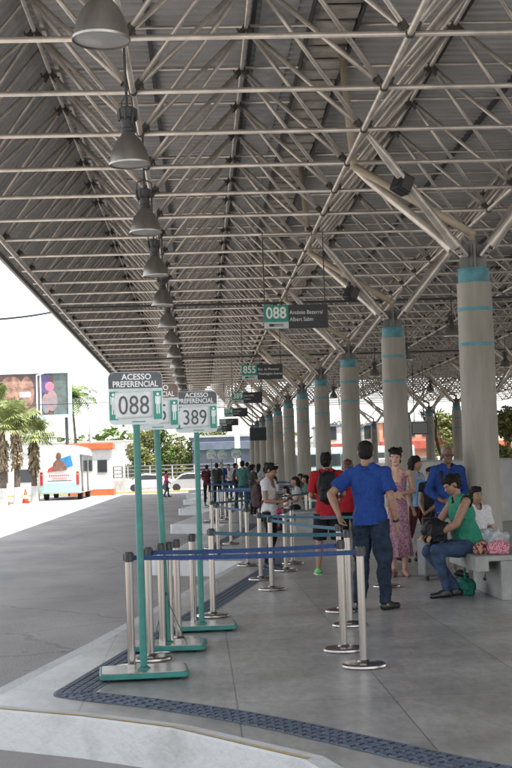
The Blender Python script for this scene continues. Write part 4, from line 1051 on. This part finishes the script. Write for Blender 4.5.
# --- seated and standing people farther back
def seated(label, px, Y, face, top, hair=HR_B, hs='long', sk=SK_M, H=1.6, bot=C_blk, lift=0.0, group=None):
    q = at(px, 480, Y)
    person(label, (q.x, Y, lift), face, H, dict(pel=(0, .04, .60), neck=(0, .0, 1.10), head=(0, -.03, 1.26), shL=(.17, 0, 1.05), shR=(-.17, 0, 1.05), elL=(.20, -.03, .80), wrL=(.10, -.22, .72), elR=(-.2, -.03, .80), wrR=(-.1, -.22, .72),
        hiL=(.09, 0, .59), knL=(.11, -.42, .57), anL=(.11, -.40, .1), toL=(.11, -.55, .04), hiR=(-.09, 0, .59), knR=(-.11, -.42, .57), anR=(-.11, -.40, .1), toR=(-.11, -.55, .04)),
        sk=sk, hair=hair, hstyle=hs, top=dict(m=top, sleeve=.6), bottom=dict(m=bot), shoes=SHB, vox=.018, fingers=False, detail=False, group=group)
seated('elderly seated woman with grey hair and white shirt beside a far column', 313, 33.0, -70, C_wht, HR_G, 'short', SK_L, bot=C_tealc)
seated('seated woman in grey with dark hair minding the small child', 296, 31.0, -80, C_gry)
seated('small seated child in white in front of the woman in grey', 286, 30.0, -75, C_wht, H=1.25, bot=C_pink, lift=.08)
seated('seated woman in white and black far right of the girl with the phone', 274, 36.5, -60, C_wht)
s_b = copy_tree(bp); s_b.location = (at(292, 480, 30).x - .25, 29.6, 0); tag(s_b, 'concrete bench under the seated woman in grey and the child', 'bench', 'concrete benches beside the columns')
def standing(label, px, Y, face, H, top, bot, sk=SK_M, hs='short', hair=HR_B, z=0.0, wk=False, **k):
    q = at(px, 480, Y); J = dict(elL=(.22, -.02, 1.14), wrL=(.12, -.2, 1.02), elR=(-.22, -.02, 1.14), wrR=(-.12, -.2, 1.02))
    if wk: J = dict(knL=(.09, -.12, .5), anL=(.09, -.14, .085), toL=(.1, -.3, .04), knR=(-.09, .05, .5), anR=(-.09, .22, .12), toR=(-.1, .08, .03), wrL=(.24, .12, .9), wrR=(-.22, -.18, .92))
    person(label, (q.x, Y, z), face, H, J, sk=sk, hair=hair, hstyle=hs, top=dict(m=top, sleeve=.7), bottom=dict(m=bot), shoes=SHB, vox=.018, fingers=False, detail=False, **k)
standing('man in pale teal shirt and jeans standing left of the far columns', 243, 45, 160, 1.74, C_tealc, C_jean2)
standing('man in black standing left of the man in pale teal shirt', 236, 49, 90, 1.68, C_blk, C_jean)
standing('man in dark clothes standing among the far post signs', 217, 54, 170, 1.72, C_kh, C_blk)
standing('person in blue jacket just right of the man in dark clothes', 222, 58, 10, 1.74, C_blue2, C_jean)
standing('person in dark red shirt left of the far post signs', 207, 56, 175, 1.66, C_wine, C_blk)
standing('person with dark hair left of the phone girl, behind her backpack', 253, 42, 120, 1.60, C_kh, C_blk, hs='bun')
standing('person in hot pink top and blue trousers walking across the sunlit road', 166.5, 84, 110, 1.70, C_pink, C_jean2, z=ZR, wk=True)
seated('seated person in dark olive right of the woman in grey, farther back', 301, 41.0, -70, C_kh)
seated('seated person in teal beside a far column, legs toward the queue', 306, 35.2, -80, C_tealc)
standing('woman in light grey standing far behind the phone girl', 259, 47, 150, 1.62, C_gry, C_blk, hs='long')
standing('man in navy standing far off beneath the dark hanging screen', 248, 56, 120, 1.72, C_blue2, C_jean)
standing('person in white shirt farthest off in the distant queue', 229, 64, 20, 1.68, C_wht, C_jean)
seated('seated person in red far behind the girl with the phone', 262, 52, -60, C_red)
# ------------------------------------------------------------------ surroundings
def leaf_mat(name, c, c2):
    m = mat(name, c, .6, c2=c2, scale=1.6, detail=3, spec=.3, ramp=(.35, .65))
    m.node_tree.nodes['Principled BSDF'].inputs['Subsurface Weight'].default_value = 0.0
    return m
M_lf1 = leaf_mat('foliage_green', (0.10, 0.15, 0.03), (0.035, 0.065, 0.014)); M_lf2 = leaf_mat('foliage_yellow_green', (0.19, 0.195, 0.06), (0.075, 0.09, 0.03))
M_palm = leaf_mat('palm_green', (0.21, 0.24, 0.085), (0.09, 0.12, 0.035)); M_dead = mat('dead_fronds', (0.26, 0.20, 0.125), .8, amt=.3, scale=4)
M_bark = mat('bark', (0.11, 0.085, 0.065), .9, amt=.3, scale=8, bump=.5, bscale=20)
def crown_mb(lobes, n, sz, rnd):
    g = MB()
    tot = sum(r[0] * r[1] * r[2] for c, r in lobes)
    for c, r in lobes:
        for i in range(int(n * r[0] * r[1] * r[2] / tot)):
            while True:
                p = Vector((rnd.uniform(-1, 1), rnd.uniform(-1, 1), rnd.uniform(-1, 1)))
                if .35 < p.length < 1 + rnd.uniform(-.12, .12): break
            q = Vector(c) + Vector((p.x * r[0], p.y * r[1], p.z * r[2]))
            if noise.noise(q * .9) < -.22: continue
            a = Vector((rnd.gauss(0, 1), rnd.gauss(0, 1), rnd.gauss(0, .6))).normalized(); b = a.orthogonal().normalized()
            b = Matrix.Rotation(rnd.uniform(0, 6.28), 3, a) @ b; k = sz * rnd.uniform(.6, 1.4)
            e = a * k; f = b * k * .5
            g.add([q - e, q + f, q + e, q - f], [(0, 1, 2, 3)])
    return g
def tree(label, x, y, h, cr, m, name='broadleaf_tree', n=2600, sz=.17, seed=1, low=.35, group='trees beyond the station'):
    rnd = random.Random(seed); t = empty(name, (x, y, ZR), 0, label, 'tree', group)
    g = MB(); g.tube((0, 0, 0), (.05, 0, h * .4), .14, 9, r2=.10)
    for i in range(6):
        a = i * 1.05 + rnd.uniform(0, .5); g.tube((.05, 0, h * (.25 + .03 * i)), (cr * .6 * math.cos(a), cr * .6 * math.sin(a), h * (.55 + .05 * (i % 3))), .06, 6, r2=.025)
    g.build('trunk', M_bark, t)
    lobes = []
    for i in range(9):
        a = rnd.uniform(0, 6.28); rr = cr * rnd.uniform(.1, .65); z = h * rnd.uniform(low + .12, .86)
        q = cr * rnd.uniform(.38, .6); lobes.append(((rr * math.cos(a), rr * math.sin(a), z), (q, q, q * .8)))
    crown_mb(lobes, n, sz, rnd).build('crown', m, t)
    return t
POS = ['leftmost', 'second from left', 'third from left', 'fourth from left', 'fifth from left', 'sixth from left', 'rightmost']
for i in range(7):
    px = 140 + 19 * i; Y = 128 + (i % 3) * 3; q = at(px, 450, Y)
    tree('bushy green tree %s in the thicket behind the access signs' % POS[i], q.x, Y, 5.6 + .5 * math.sin(i * 2), 2.1, M_lf1 if i % 2 else M_lf2, seed=10 + i, low=.1, n=4200, sz=.15, group='trees in the thicket behind the signs')
for i, (px, Y, h, c, l) in enumerate(((334, 150, 6.5, 2.4, 'pale green tree seen between the third and fourth columns'), (505, 92, 6.2, 2.2, 'yellow green tree just right of the nearest column'),
                                   (446, 118, 6.8, 2.0, 'leafy tree above the red awnings beyond the low wall'), (72, 150, 5.2, 2.6, 'low bushy tree behind the pink roofed booth'))):
    q = at(px, 450, Y); tree(l, q.x, Y, h, c, M_lf2, seed=40 + i, n=3600, low=.12)
# bare tree
q = at(441, 450, 80); t = empty('bare_tree', (q.x, 80, ZR), 0, 'leafless forked tree in front of the red awning beyond the low wall', 'tree')
g = MB(); rnd = random.Random(4)
def br(p, d, L_, r, k):
    e = p + d * L_; g.tube(p, e, r, 7, r2=r * .7)
    if k:
        for _ in range(3): br(e, (d + Vector((rnd.uniform(-.6, .6), rnd.uniform(-.6, .6), rnd.uniform(0, .4)))).normalized(), L_ * .68, r * .62, k - 1)
br(Vector((0, 0, 0)), Vector((0, 0, 1)), 2.0, .13, 4); g.build('trunk', M_bark, t)
# palms
def fan_palm(label, x, y, h, seed, trunkw=.32, group='fan palms left of the bus'):
    rnd = random.Random(seed); t = empty('fan_palm', (x, y, ZR), 0, label, 'palm', group)
    g = MB(); g.lathe([(trunkw * .8, 0), (trunkw * .62, .4), (trunkw * .55, h * .5), (trunkw * .5, h)], n=14); g.build('trunk', M_bark, t, smooth=True)
    g = MB(); g.lathe([(trunkw * .83, .0), (trunkw * .66, 1.0)], n=14, cap=False); g.build('whitewash', M_kerb, t)
    s_ = MB()
    for i in range(230):
        a = rnd.uniform(0, 6.28); z = h * rnd.uniform(.55, .98); r_ = trunkw * .5
        p = Vector((r_ * math.cos(a), r_ * math.sin(a), z)); e = p + Vector((math.cos(a) * rnd.uniform(.1, .3), math.sin(a) * rnd.uniform(.1, .3), -rnd.uniform(.3, .75))); w_ = Vector((-math.sin(a), math.cos(a), 0)) * rnd.uniform(.03, .09)
        s_.add([p, e - w_, e + w_], [(0, 1, 2)])
    s_.build('dead_skirt', M_dead, t)
    c = MB()
    for i in range(34):
        a = rnd.uniform(0, 6.28); el = rnd.uniform(-.35, 1.35); d = Vector((math.cos(a) * math.cos(el), math.sin(a) * math.cos(el), math.sin(el)))
        L_ = rnd.uniform(.7, 1.1); p = Vector((0, 0, h)); e = p + d * L_; c.tube(p, e, .02, 4)
        sd_ = Vector((-math.sin(a), math.cos(a), 0)); up = sd_.cross(d)
        for k in range(21):
            ph = R(-120 + 240 * k / 20); v = d * math.cos(ph) + sd_ * math.sin(ph) * .9
            L2 = rnd.uniform(.75, 1.0); m_ = e + v * L2 * .6; tip = e + v * L2 + Vector((0, 0, -.28)); w_ = v.cross(up).normalized() * .04
            c.add([e, m_ - w_, tip, m_ + w_], [(0, 1, 2, 3)])
    c.build('crown', M_palm, t)
for i, (px, Y, h, l) in enumerate(((3, 74, 4.3, 'fan palm cut off by the left edge of the picture'), (17, 78, 4.8, 'fan palm second from the left edge with a shaggy trunk'),
                                (34, 82, 4.0, 'fan palm nearest to the white bus'), (-6, 84, 6.2, 'tall fan palm behind the leftmost palm, crown over the billboard corner'))):
    q = at(px, 470, Y); fan_palm(l, q.x, Y, h, 60 + i)
q = at(78, 400, 125); t = empty('coconut_palm', (q.x, 125, ZR), 0, 'tall feathery palm rising behind the right end of the billboard', 'palm')
MB().tube((0, 0, 0), (-.6, 0, 9.0), .16, 9, r2=.1).build('trunk', M_bark, t)
g = MB(); rnd = random.Random(9)
for i in range(24):
    a = i * 2.4; el = rnd.uniform(-.2, 1.2); p = Vector((-.6, 0, 9.0)); pts = [p]
    L_ = 2.6; d = Vector((math.cos(a) * math.cos(el), math.sin(a) * math.cos(el), math.sin(el)))
    for k in range(6):
        p = p + d * L_ / 6; d = (d + Vector((0, 0, -.28))).normalized(); pts.append(p)
    g.path(pts, .025, 4)
    sd_ = Vector((-math.sin(a), math.cos(a), 0))
    for k in range(1, 7):
        for sg in (-1, 1):
            for f in (0, .5):
                o_ = pts[k].lerp(pts[k - 1], f); e = o_ + sd_ * sg * .7 + Vector((0, 0, -.35)) + (pts[k] - pts[k - 1]) * .5; w_ = (pts[k] - pts[k - 1]) * .24
                g.add([o_ - w_, e, o_ + w_], [(0, 1, 2)])
g.build('crown', M_lf1, t)
# billboard
Yb = 98
q0 = at(-14, 417, Yb); q1 = at(72, 417, Yb); z0 = q1.z; z1 = at(72, 370, Yb).z; W = q1.x - q0.x; H_ = z1 - z0
t = empty('billboard', (q0.x, Yb, z0), 0, 'large roadside billboard with pale blue frame and a picture of people', 'billboard')
M_fr = mat('pale_blue_frame', (0.42, 0.58, 0.62), .5); 
MB().box((W / 2, .1, H_ / 2), (W - .3, .1, H_ - .3)).build('panel', mat('billboard_brown', (0.13, 0.07, 0.06), .5, c2=(0.055, 0.045, 0.055), scale=.7, ramp=(.4, .6)), t)
g = MB(); g.box((W / 2, .05, .1), (W, .3, .22)); g.box((W / 2, .05, H_ - .1), (W, .3, .22)); g.box((.1, .05, H_ / 2), (.22, .28, H_ - .44)); g.box((W - .12, .05, H_ / 2), (.26, .28, H_ - .44)); g.build('frame', M_fr, t)
MB().box((W * .64, .03, H_ / 2), (.12, .1, H_ - .45)).build('mullion', M_fr, t)
MB().box((W * .885, .04, H_ / 2), (W * .19, .02, H_ - .42)).build('printed_panel', mat('billboard_green_grey', (0.10, 0.13, 0.12), .5, amt=.2, scale=2), t)
MB().box((W * .70, .043, H_ * .72), (W * .10, .02, H_ * .4)).build('printed_panel', mat('billboard_violet', (0.09, 0.07, 0.17), .5), t)
pf = MB(); pf.ball((W * .745, .03, H_ * .66), (.34, .01, .36), 14, 10); pf.build('printed_figure', mat('billboard_pink', (0.55, 0.16, 0.22), .5), t)
pf = MB(); pf.ball((W * .77, .02, H_ * .36), (.42, .01, .8), 14, 10); pf.ball((W * .70, .02, H_ * .3), (.3, .01, .75), 14, 10); pf.build('printed_figure', mat('billboard_slate', (0.15, 0.18, 0.22), .5, c2=(.3, .18, .16), scale=2, ramp=(.45, .55)), t)
pf = MB(); pf.ball((W * .30, .03, H_ * .62), (.9, .01, 1.0), 14, 10); pf.ball((W * .48, .03, H_ * .55), (.55, .01, 1.2), 14, 10); pf.build('printed_figure', mat('billboard_tan', (0.33, 0.19, 0.14), .5, amt=.4, scale=2), t)
pf = MB(); pf.box((W * .46, .015, H_ * .5), (.8, .01, .38)); pf.build('printed_caption', M_white, t)
g = MB(); g.tube((W * .93, .2, .1), (W * .95, .2, -z0 + ZR), .13, 10); g.build('post', M_dark, t)
g = MB(); g.tube((W * .35, .2, .1), (W * .35, .2, -z0 + ZR), .13, 10); g.build('post', M_dark, t)
# poles, cables
def pole(label, px, Y, ztop, r, m, name='utility_pole', arms=True, lamp_=False):
    q = at(px, 470, Y); t = empty(name, (q.x, Y, ZR), 0, label, 'pole')
    MB().tube((0, 0, 0), (0, 0, ztop - ZR), r, 10, r2=r * .65).build('shaft', m, t, smooth=True)
    if arms:
        for z in (.5, 1.1): MB().box((0, -.12, ztop - ZR - z), (1.3, .08, .1)).build('crossarm', m, t)
        g = MB()
        for x in (-.55, 0, .55): g.tube((x, -.12, ztop - ZR - .45), (x, -.12, ztop - ZR - .25), .04, 6)
        g.build('insulator', M_white, t)
    if lamp_:
        MB().tube((0, 0, ztop - ZR), (.9, 0, ztop - ZR + .25), .04, 6).build('arm', m, t); MB().ball((1.05, 0, ztop - ZR + .27), (.3, .12, .08), 10, 6).build('lamp_head', M_white, t)
    return t
M_conc = mat('pole_concrete', (0.33, 0.33, 0.32), .8, amt=.1)
pole('grey concrete utility pole behind the booth', 91.5, 112, 9.0, .17, M_conc)
pole('slim white pole in front of the billboard beside the bus', 38.5, 88, 8.1, .06, M_white, 'lamp_post', arms=False, lamp_=True)
pole('white post standing behind the nearest access sign', 124, 100, 3.6, .11, M_white, 'post', arms=False)
pole('pale thick post behind the third access sign pole', 238, 104, 6.2, .28, M_white, 'post', arms=False)
def cable(label, pts, r):
    mid = Vector(pts[0]); t = MB(); P = [Vector(p) - mid for p in pts]; t.path(P, r, 6)
    o = t.build('overhead_cable', M_black, None, loc=mid); tag(o, label, 'cable'); return o
def sagp(a, b, s, n=14): return [a.lerp(b, i / n) - Vector((0, 0, s * 4 * (i / n) * (1 - i / n))) for i in range(n + 1)]
cable('thick dark cable running from the left edge to the roof fascia', sagp(at(-60, 320, 40), at(58, 311, 44.5), .12), .04)
cable('thin wire above the thick cable reaching the roof edge', sagp(at(-60, 283, 40), at(22, 268, 36), .05), .007)
cable('wire crossing in front of the billboard', sagp(at(-60, 407, 80), at(112, 402, 92), .05), .028)
# bus, rear view
M_bus = mat('bus_white_paint', (0.70, 0.72, 0.71), .25, amt=.04, coat=.3); M_bust = mat('bus_aqua_paint', (0.34, 0.50, 0.50), .3, amt=.06, coat=.3)
M_red = mat('tail_light_red', (0.45, 0.02, 0.02), .2); M_org = mat('orange_lens', (0.6, 0.2, 0.03), .2)
def wheel(P, x, y, r, w_):
    o = MB(); o.lathe([(r * .55, -w_ / 2), (r * .93, -w_ / 2), (r, -w_ / 2 + .03), (r, w_ / 2 - .03), (r * .93, w_ / 2), (r * .55, w_ / 2)], n=22)
    o.v = [(c, a, b) for a, b, c in o.v]; t = o.build('wheel', M_rubber, P, auto=30); t.location = (x, y, r)
    o = MB(); o.lathe([(r * .15, -w_ / 2 + .01), (r * .56, -w_ / 2 + .04), (r * .56, w_ / 2 - .04), (r * .15, w_ / 2 - .01)], n=16); o.v = [(c, a, b) for a, b, c in o.v]; o.build('rim', M_steel, t)
def bus(label, X, Y, rz, mbody, L_=11.5, ad=True):
    t = empty('city_bus', (X, Y, ZR), rz, label, 'bus')
    w_, h_ = 2.55, 3.15
    g = MB(); pts = [(-w_ / 2, .38), (-w_ / 2 - .0, 1.6), (-w_ / 2 + .04, 2.7), (-w_ / 2 + .16, 3.0), (-w_ / 2 + .4, 3.12), (w_ / 2 - .4, 3.12), (w_ / 2 - .16, 3.0), (w_ / 2 - .04, 2.7), (w_ / 2, 1.6), (w_ / 2, .38)]
    g.prism(list(reversed(pts)), lambda u, v, t_: (u, t_, v), 0, L_); g.build('body', mbody, t, bevel=.06)
    g = MB(); g.box((0, -.02, .72), (w_ - .06, .06, .62)); g.build('rear_bumper', M_bust, t, bevel=.04)
    for s_ in (-1, 1):
        g = MB(); g.box((s_ * 1.12, -.04, 1.25), (.17, .06, .75)); o = g.build('tail_light', M_red, t, bevel=.02)
        MB().ball((s_ * 1.12, -.075, 1.45), (.06, .02, .06), 10, 6).build('indicator_lens', M_org, o)
        g = MB(); 
        for k in range(6): MB().box((s_ * (w_ / 2 - .005), 1.3 + k * 1.75, 2.1), (.05, 1.55, .95)).build('side_window', M_glass, t)
        wheel(t, s_ * 1.08, 2.4, .48, .3); wheel(t, s_ * 1.08, 8.6, .48, .3)
    for k in range(2): 
        o = MB().box((w_ / 2 + .005, 1.6 + k * 4.6, 1.5), (.05, 1.1, 2.1)).build('door', M_dark, t); MB().box((w_ / 2 + .035, 1.6 + k * 4.6, 1.6), (.02, .07, 1.8)).build('door_rail', M_white, o)
    MB().box((0, -.03, .85), (.5, .03, .17)).build('number_plate', mat('plate_red', (.45, .06, .04), .4), t)
    MB().box((0, -.01, 1.12), (1.5, .04, .03)).build('engine_grille', M_dark, t)
    if ad:
        g = MB(); g.prism([(.12, 1.75), (.85, 1.95), (.70, 2.55), (.02, 2.35)], XZ, -.03, -.012); g.build('advert_panel', mat('ad_blue', (.03, .22, .5), .4), t)
        g = MB(); g.prism([(-.75, 1.62), (-.2, 1.66), (-.3, 2.0), (-.7, 1.8)], XZ, -.034, -.012); g.build('advert_panel', mat('ad_red', (.6, .06, .04), .4), t)
        g = MB(); g.prism([(-.45, 1.70), (-.38, 2.12), (-.2, 2.3), (.12, 2.28), (.35, 2.1), (.48, 1.74), (.1, 1.66)], XZ, -.045, -.012); g.build('advert_figure', mat('ad_skin', (.22, .12, .09), .5, amt=.3, scale=5), t)
        g = MB(); g.ball((-.04, -.02, 2.50), (.17, .02, .23), 12, 8); g.build('advert_figure', mat('ad_face', (.16, .085, .06), .5), t)
        g = MB()
        for k in range(11): g.box((-.62 + k * .115, -.025, 1.42), (.075, .02, .09))
        g.build('advert_lettering', mat('ad_text', (.5, .08, .10), .4), t)
        g = MB()
        for k in range(9): g.box((-.4 + k * .10, -.025, 1.24), (.07, .02, .05))
        g.build('advert_lettering', mat('ad_text', (.5, .08, .10), .4), t)
    else:
        for k in range(5): MB().box((-.95 + k * .48, -.02, 2.2), (.42, .04, .8)).build('rear_window', M_glass, t)
    return t
q = at(59.5, 470, 84); bus('white and aqua city bus seen from behind with an advert on its tail', q.x, 84, R(.5), M_bus).scale = (1.03, 1, 1.13)
q = at(346, 470, 103); bus('pale teal city bus side-on beyond the third column', q.x - 6, 104, R(-90), M_bust, ad=False)
# booth
q = at(91, 470, 97); t = empty('ticket_booth', (q.x, 97, ZR), 0, 'small white booth with orange roof band and teal door right of the bus', 'booth')
M_orange = mat('orange_paint', (0.50, 0.12, 0.04), .6, amt=.15, scale=3); M_bw = mat('booth_white', (0.62, 0.62, 0.60), .7, amt=.06)
MB().box((0, 1.2, 1.55), (2.9, 2.4, 2.9)).build('wall', M_bw, t); MB().box((0, 1.2, 3.2), (3.3, 2.8, .42)).build('roof', M_orange, t, bevel=.02)
MB().box((0.05, 1.15, .2), (3.2, 2.7, .4)).build('plinth', M_orange, t); MB().box((-.75, -.02, 1.35), (1.0, .06, 2.1)).build('door', mat('booth_teal', (.05, .30, .33), .5), t)
MB().box((.85, -.02, 1.9), (.7, .06, .8)).build('window', M_glass, t); t.scale = (1, 1, 1.14)
# cones
for i, (px, Y, l) in enumerate(((5, 76, 'orange traffic cone at the left edge under the palms'), (25, 79, 'orange traffic cone left of the bus'))):
    q = at(px, 470, Y); t = empty('traffic_cone', (q.x, Y, ZR), 0, l, 'traffic cone', 'traffic cones under the palms')
    MB().lathe([(.22, .03), (.16, .3), (.11, .55), (.05, .85)], n=16).build('cone', M_orange, t, smooth=True); MB().box((0, 0, .015), (.5, .5, .03)).build('foot', M_orange, t)
    MB().lathe([(.168, .3), (.125, .5)], n=16, cap=False).build('white_band', M_white, t)
# cars
def car(label, X, Y, rz, m, kind='car', L_=4.3):
    t = empty('parked_car' if kind == 'car' else 'van', (X, Y, ZR), rz, label, kind)
    if kind == 'car': o_ = [(-.5, .3), (-.49, .62), (-.43, .86), (-.30, .92), (-.17, 1.38), (.10, 1.45), (.22, 1.36), (.34, .95), (.47, .82), (.5, .6), (.5, .3)]; gl = [(-.275, .95), (-.16, 1.32), (.09, 1.38), (.19, 1.30), (.29, .96)]
    else: o_ = [(-.5, .35), (-.5, 1.9), (-.47, 2.1), (.22, 2.12), (.30, 2.0), (.40, 1.2), (.49, 1.05), (.5, .35)]; gl = [(.05, 1.25), (.05, 1.85), (.25, 1.88), (.345, 1.27)]
    w_ = .85 if kind == 'car' else .95
    g = MB(); g.prism([(u * L_, v) for u, v in o_], lambda u, v, t_: (u, t_, v), -w_, w_); g.build('body', m, t, bevel=.07)
    for s_ in (-1, 1):
        g = MB(); g.prism([(u * L_, v) for u, v in gl], lambda u, v, t_: (u, t_, v), s_ * (w_ + .004), s_ * (w_ - .05)); g.build('side_window', M_glass, t)
        for x in (-.31, .31):
            wl = MB(); wl.lathe([(.17, -.1), (.31, -.1), (.31, .1), (.17, .1)], n=18); wl.v = [(a, c, b) for a, b, c in wl.v]
            wo_ = wl.build('wheel', M_rubber, t); wo_.location = (x * L_, s_ * (w_ - .08), .31)
        MB().box((.49 * L_, s_ * (w_ - .25), .72), (.06, .3, .14)).build('headlight', M_signwhite, t); MB().box((-.495 * L_, s_ * (w_ - .2), .75), (.05, .22, .2)).build('tail_light', M_red, t)
    return t
M_silver = mat('silver_paint', (.5, .5, .52), .25, .6, amt=.03); M_carw = mat('car_white', (.72, .72, .72), .25, amt=.03); M_card = mat('car_dark', (.05, .055, .06), .25, amt=.05)
q = at(193, 470, 104); car('silver car side-on beyond the yellow kerb between sign posts', q.x, 104, R(180), M_silver)
q = at(150, 470, 109); car('white car behind the two nearest sign posts', q.x, 109, R(180), M_carw)
q = at(420, 470, 96); car('white van left of the bare tree beyond the low wall', q.x, 96, R(90), M_carw, 'van', 4.8)
q = at(452, 470, 99); car('white van right of the bare tree beyond the low wall', q.x, 99, R(0), M_carw, 'van', 4.8)
q = at(391, 470, 99); car('white van seen through the columns left of the lilac woman', q.x, 99, R(100), M_carw, 'van', 4.8)
q = at(510, 470, 88); car('dark car at the right edge beyond the low wall', q.x, 88, R(10), M_card)
q = at(508, 470, 100); car('white car at the right edge under the yellow green tree', q.x, 100, R(0), M_carw)
# far kerb, barrier fence, walls and buildings
g = MB(); g.box((-8, 101, ZR + .07), (34, .25, .14)); tag(g.build('traffic_island_kerb', mat('yellow_kerb', (0.45, 0.34, 0.10), .6, amt=.15)), kind='structure')
t = empty('street_railing', (-12, 118, ZR), 0, 'long pale street wall with horizontal rails below the thicket', 'railing')
MB().box((14, 0, .45), (34, .25, .9)).build('low_wall', mat('street_wall', (.33, .31, .29), .8, amt=.15), t)
for k in range(4): MB().box((14, -.1, 1.15 + .33 * k), (34, .07, .10)).build('rail', mat('rail_grey', (.14, .14, .14), .7), t)
for k in range(18): MB().box((-2.5 + 2 * k, -.1, 1.4), (.1, .1, 1.4)).build('post', M_conc, t)
def building(label, X, Y, W_, D_, H_, mw, rows=1, cols=5, roof_c=None, band=None, zband=None, name='shop_building'):
    t = empty(name, (X, Y, ZR), 0, label, 'building')
    MB().box((0, D_ / 2, H_ / 2), (W_, D_, H_)).build('wall', mw, t)
    MB().box((0, D_ / 2, H_ + .1), (W_ + .3, D_ + .3, .2)).build('roof', roof_c or M_conc, t)
    if band: MB().box((0, -.35, zband), (W_, .7, .75)).build('awning', band, t, bevel=.03)
    for r_ in range(rows):
        for c in range(cols):
            x = -W_ / 2 + (c + .5) * W_ / cols; z = (1.2 if r_ == 0 else zband + 1.5 + 2.9 * (r_ - 1)) if zband else 1.5 + 2.9 * r_
            f = MB().box((x, -.02, z), (W_ / cols * .62, .06, 1.5)).build('window', M_dark, t); MB().box((x, -.055, z), (W_ / cols * .54, .02, 1.35)).build('pane', M_glass, f)
    return t
M_redp = mat('red_awning', (0.34, 0.06, 0.04), .6, amt=.2, scale=2); M_pk = mat('peach_wall', (0.45, 0.22, 0.14), .8, amt=.2, scale=1); M_bluew = mat('blue_grey_wall', (0.09, 0.11, 0.15), .6, amt=.15, scale=1.5)
M_wh2 = mat('off_white_wall', (.5, .49, .46), .8, amt=.1)
q = at(430, 470, 118); building('two storey peach shop building with red awning seen beyond the low wall', q.x, 118, 9.0, 8, 5.4, M_pk, 2, 5, band=M_redp, zband=3.3)
q = at(372, 470, 122); building('off white shop building with red band between second and third columns', q.x - 1, 122, 7.5, 8, 5.3, M_wh2, 2, 4, band=M_redp, zband=3.3, roof_c=M_bluew)
q = at(480, 470, 124); building('off white building mostly hidden behind the nearest column', q.x, 124, 7.0, 8, 4.6, M_wh2, 1, 4, band=M_orange, zband=3.2)
q = at(232, 470, 116); building('blue grey low building behind the far hanging boards', q.x + .3, 121, 7.6, 7, 4.6, M_bluew, 1, 4, band=M_bluew, zband=3.8)
q = at(300, 470, 140); building('off white building far beyond the end of the columns', q.x, 140, 12, 8, 4.2, M_wh2, 1, 6)
q = at(68, 470, 190); building('long low pale building far behind the billboard post', q.x, 190, 26, 12, 6.0, M_wh2, 1, 9, name='warehouse')
q = at(20, 470, 150); building('low pale building behind the fan palms', q.x - 4, 150, 26, 10, 4.0, M_wh2, 1, 8)
# far tree line closing the horizon
g = MB(); rnd = random.Random(3)
lob = [((-160 + 9 * i + rnd.uniform(-3, 3), 300 + rnd.uniform(-20, 20), 2 + rnd.uniform(-1, 2)), (8, 6, rnd.uniform(4, 8))) for i in range(44)]
g = crown_mb(lob, 24000, .9, rnd); tag(g.build('distant_woodland', M_lf1), 'hazy line of distant greenery along the horizon', 'woodland', kind='stuff')
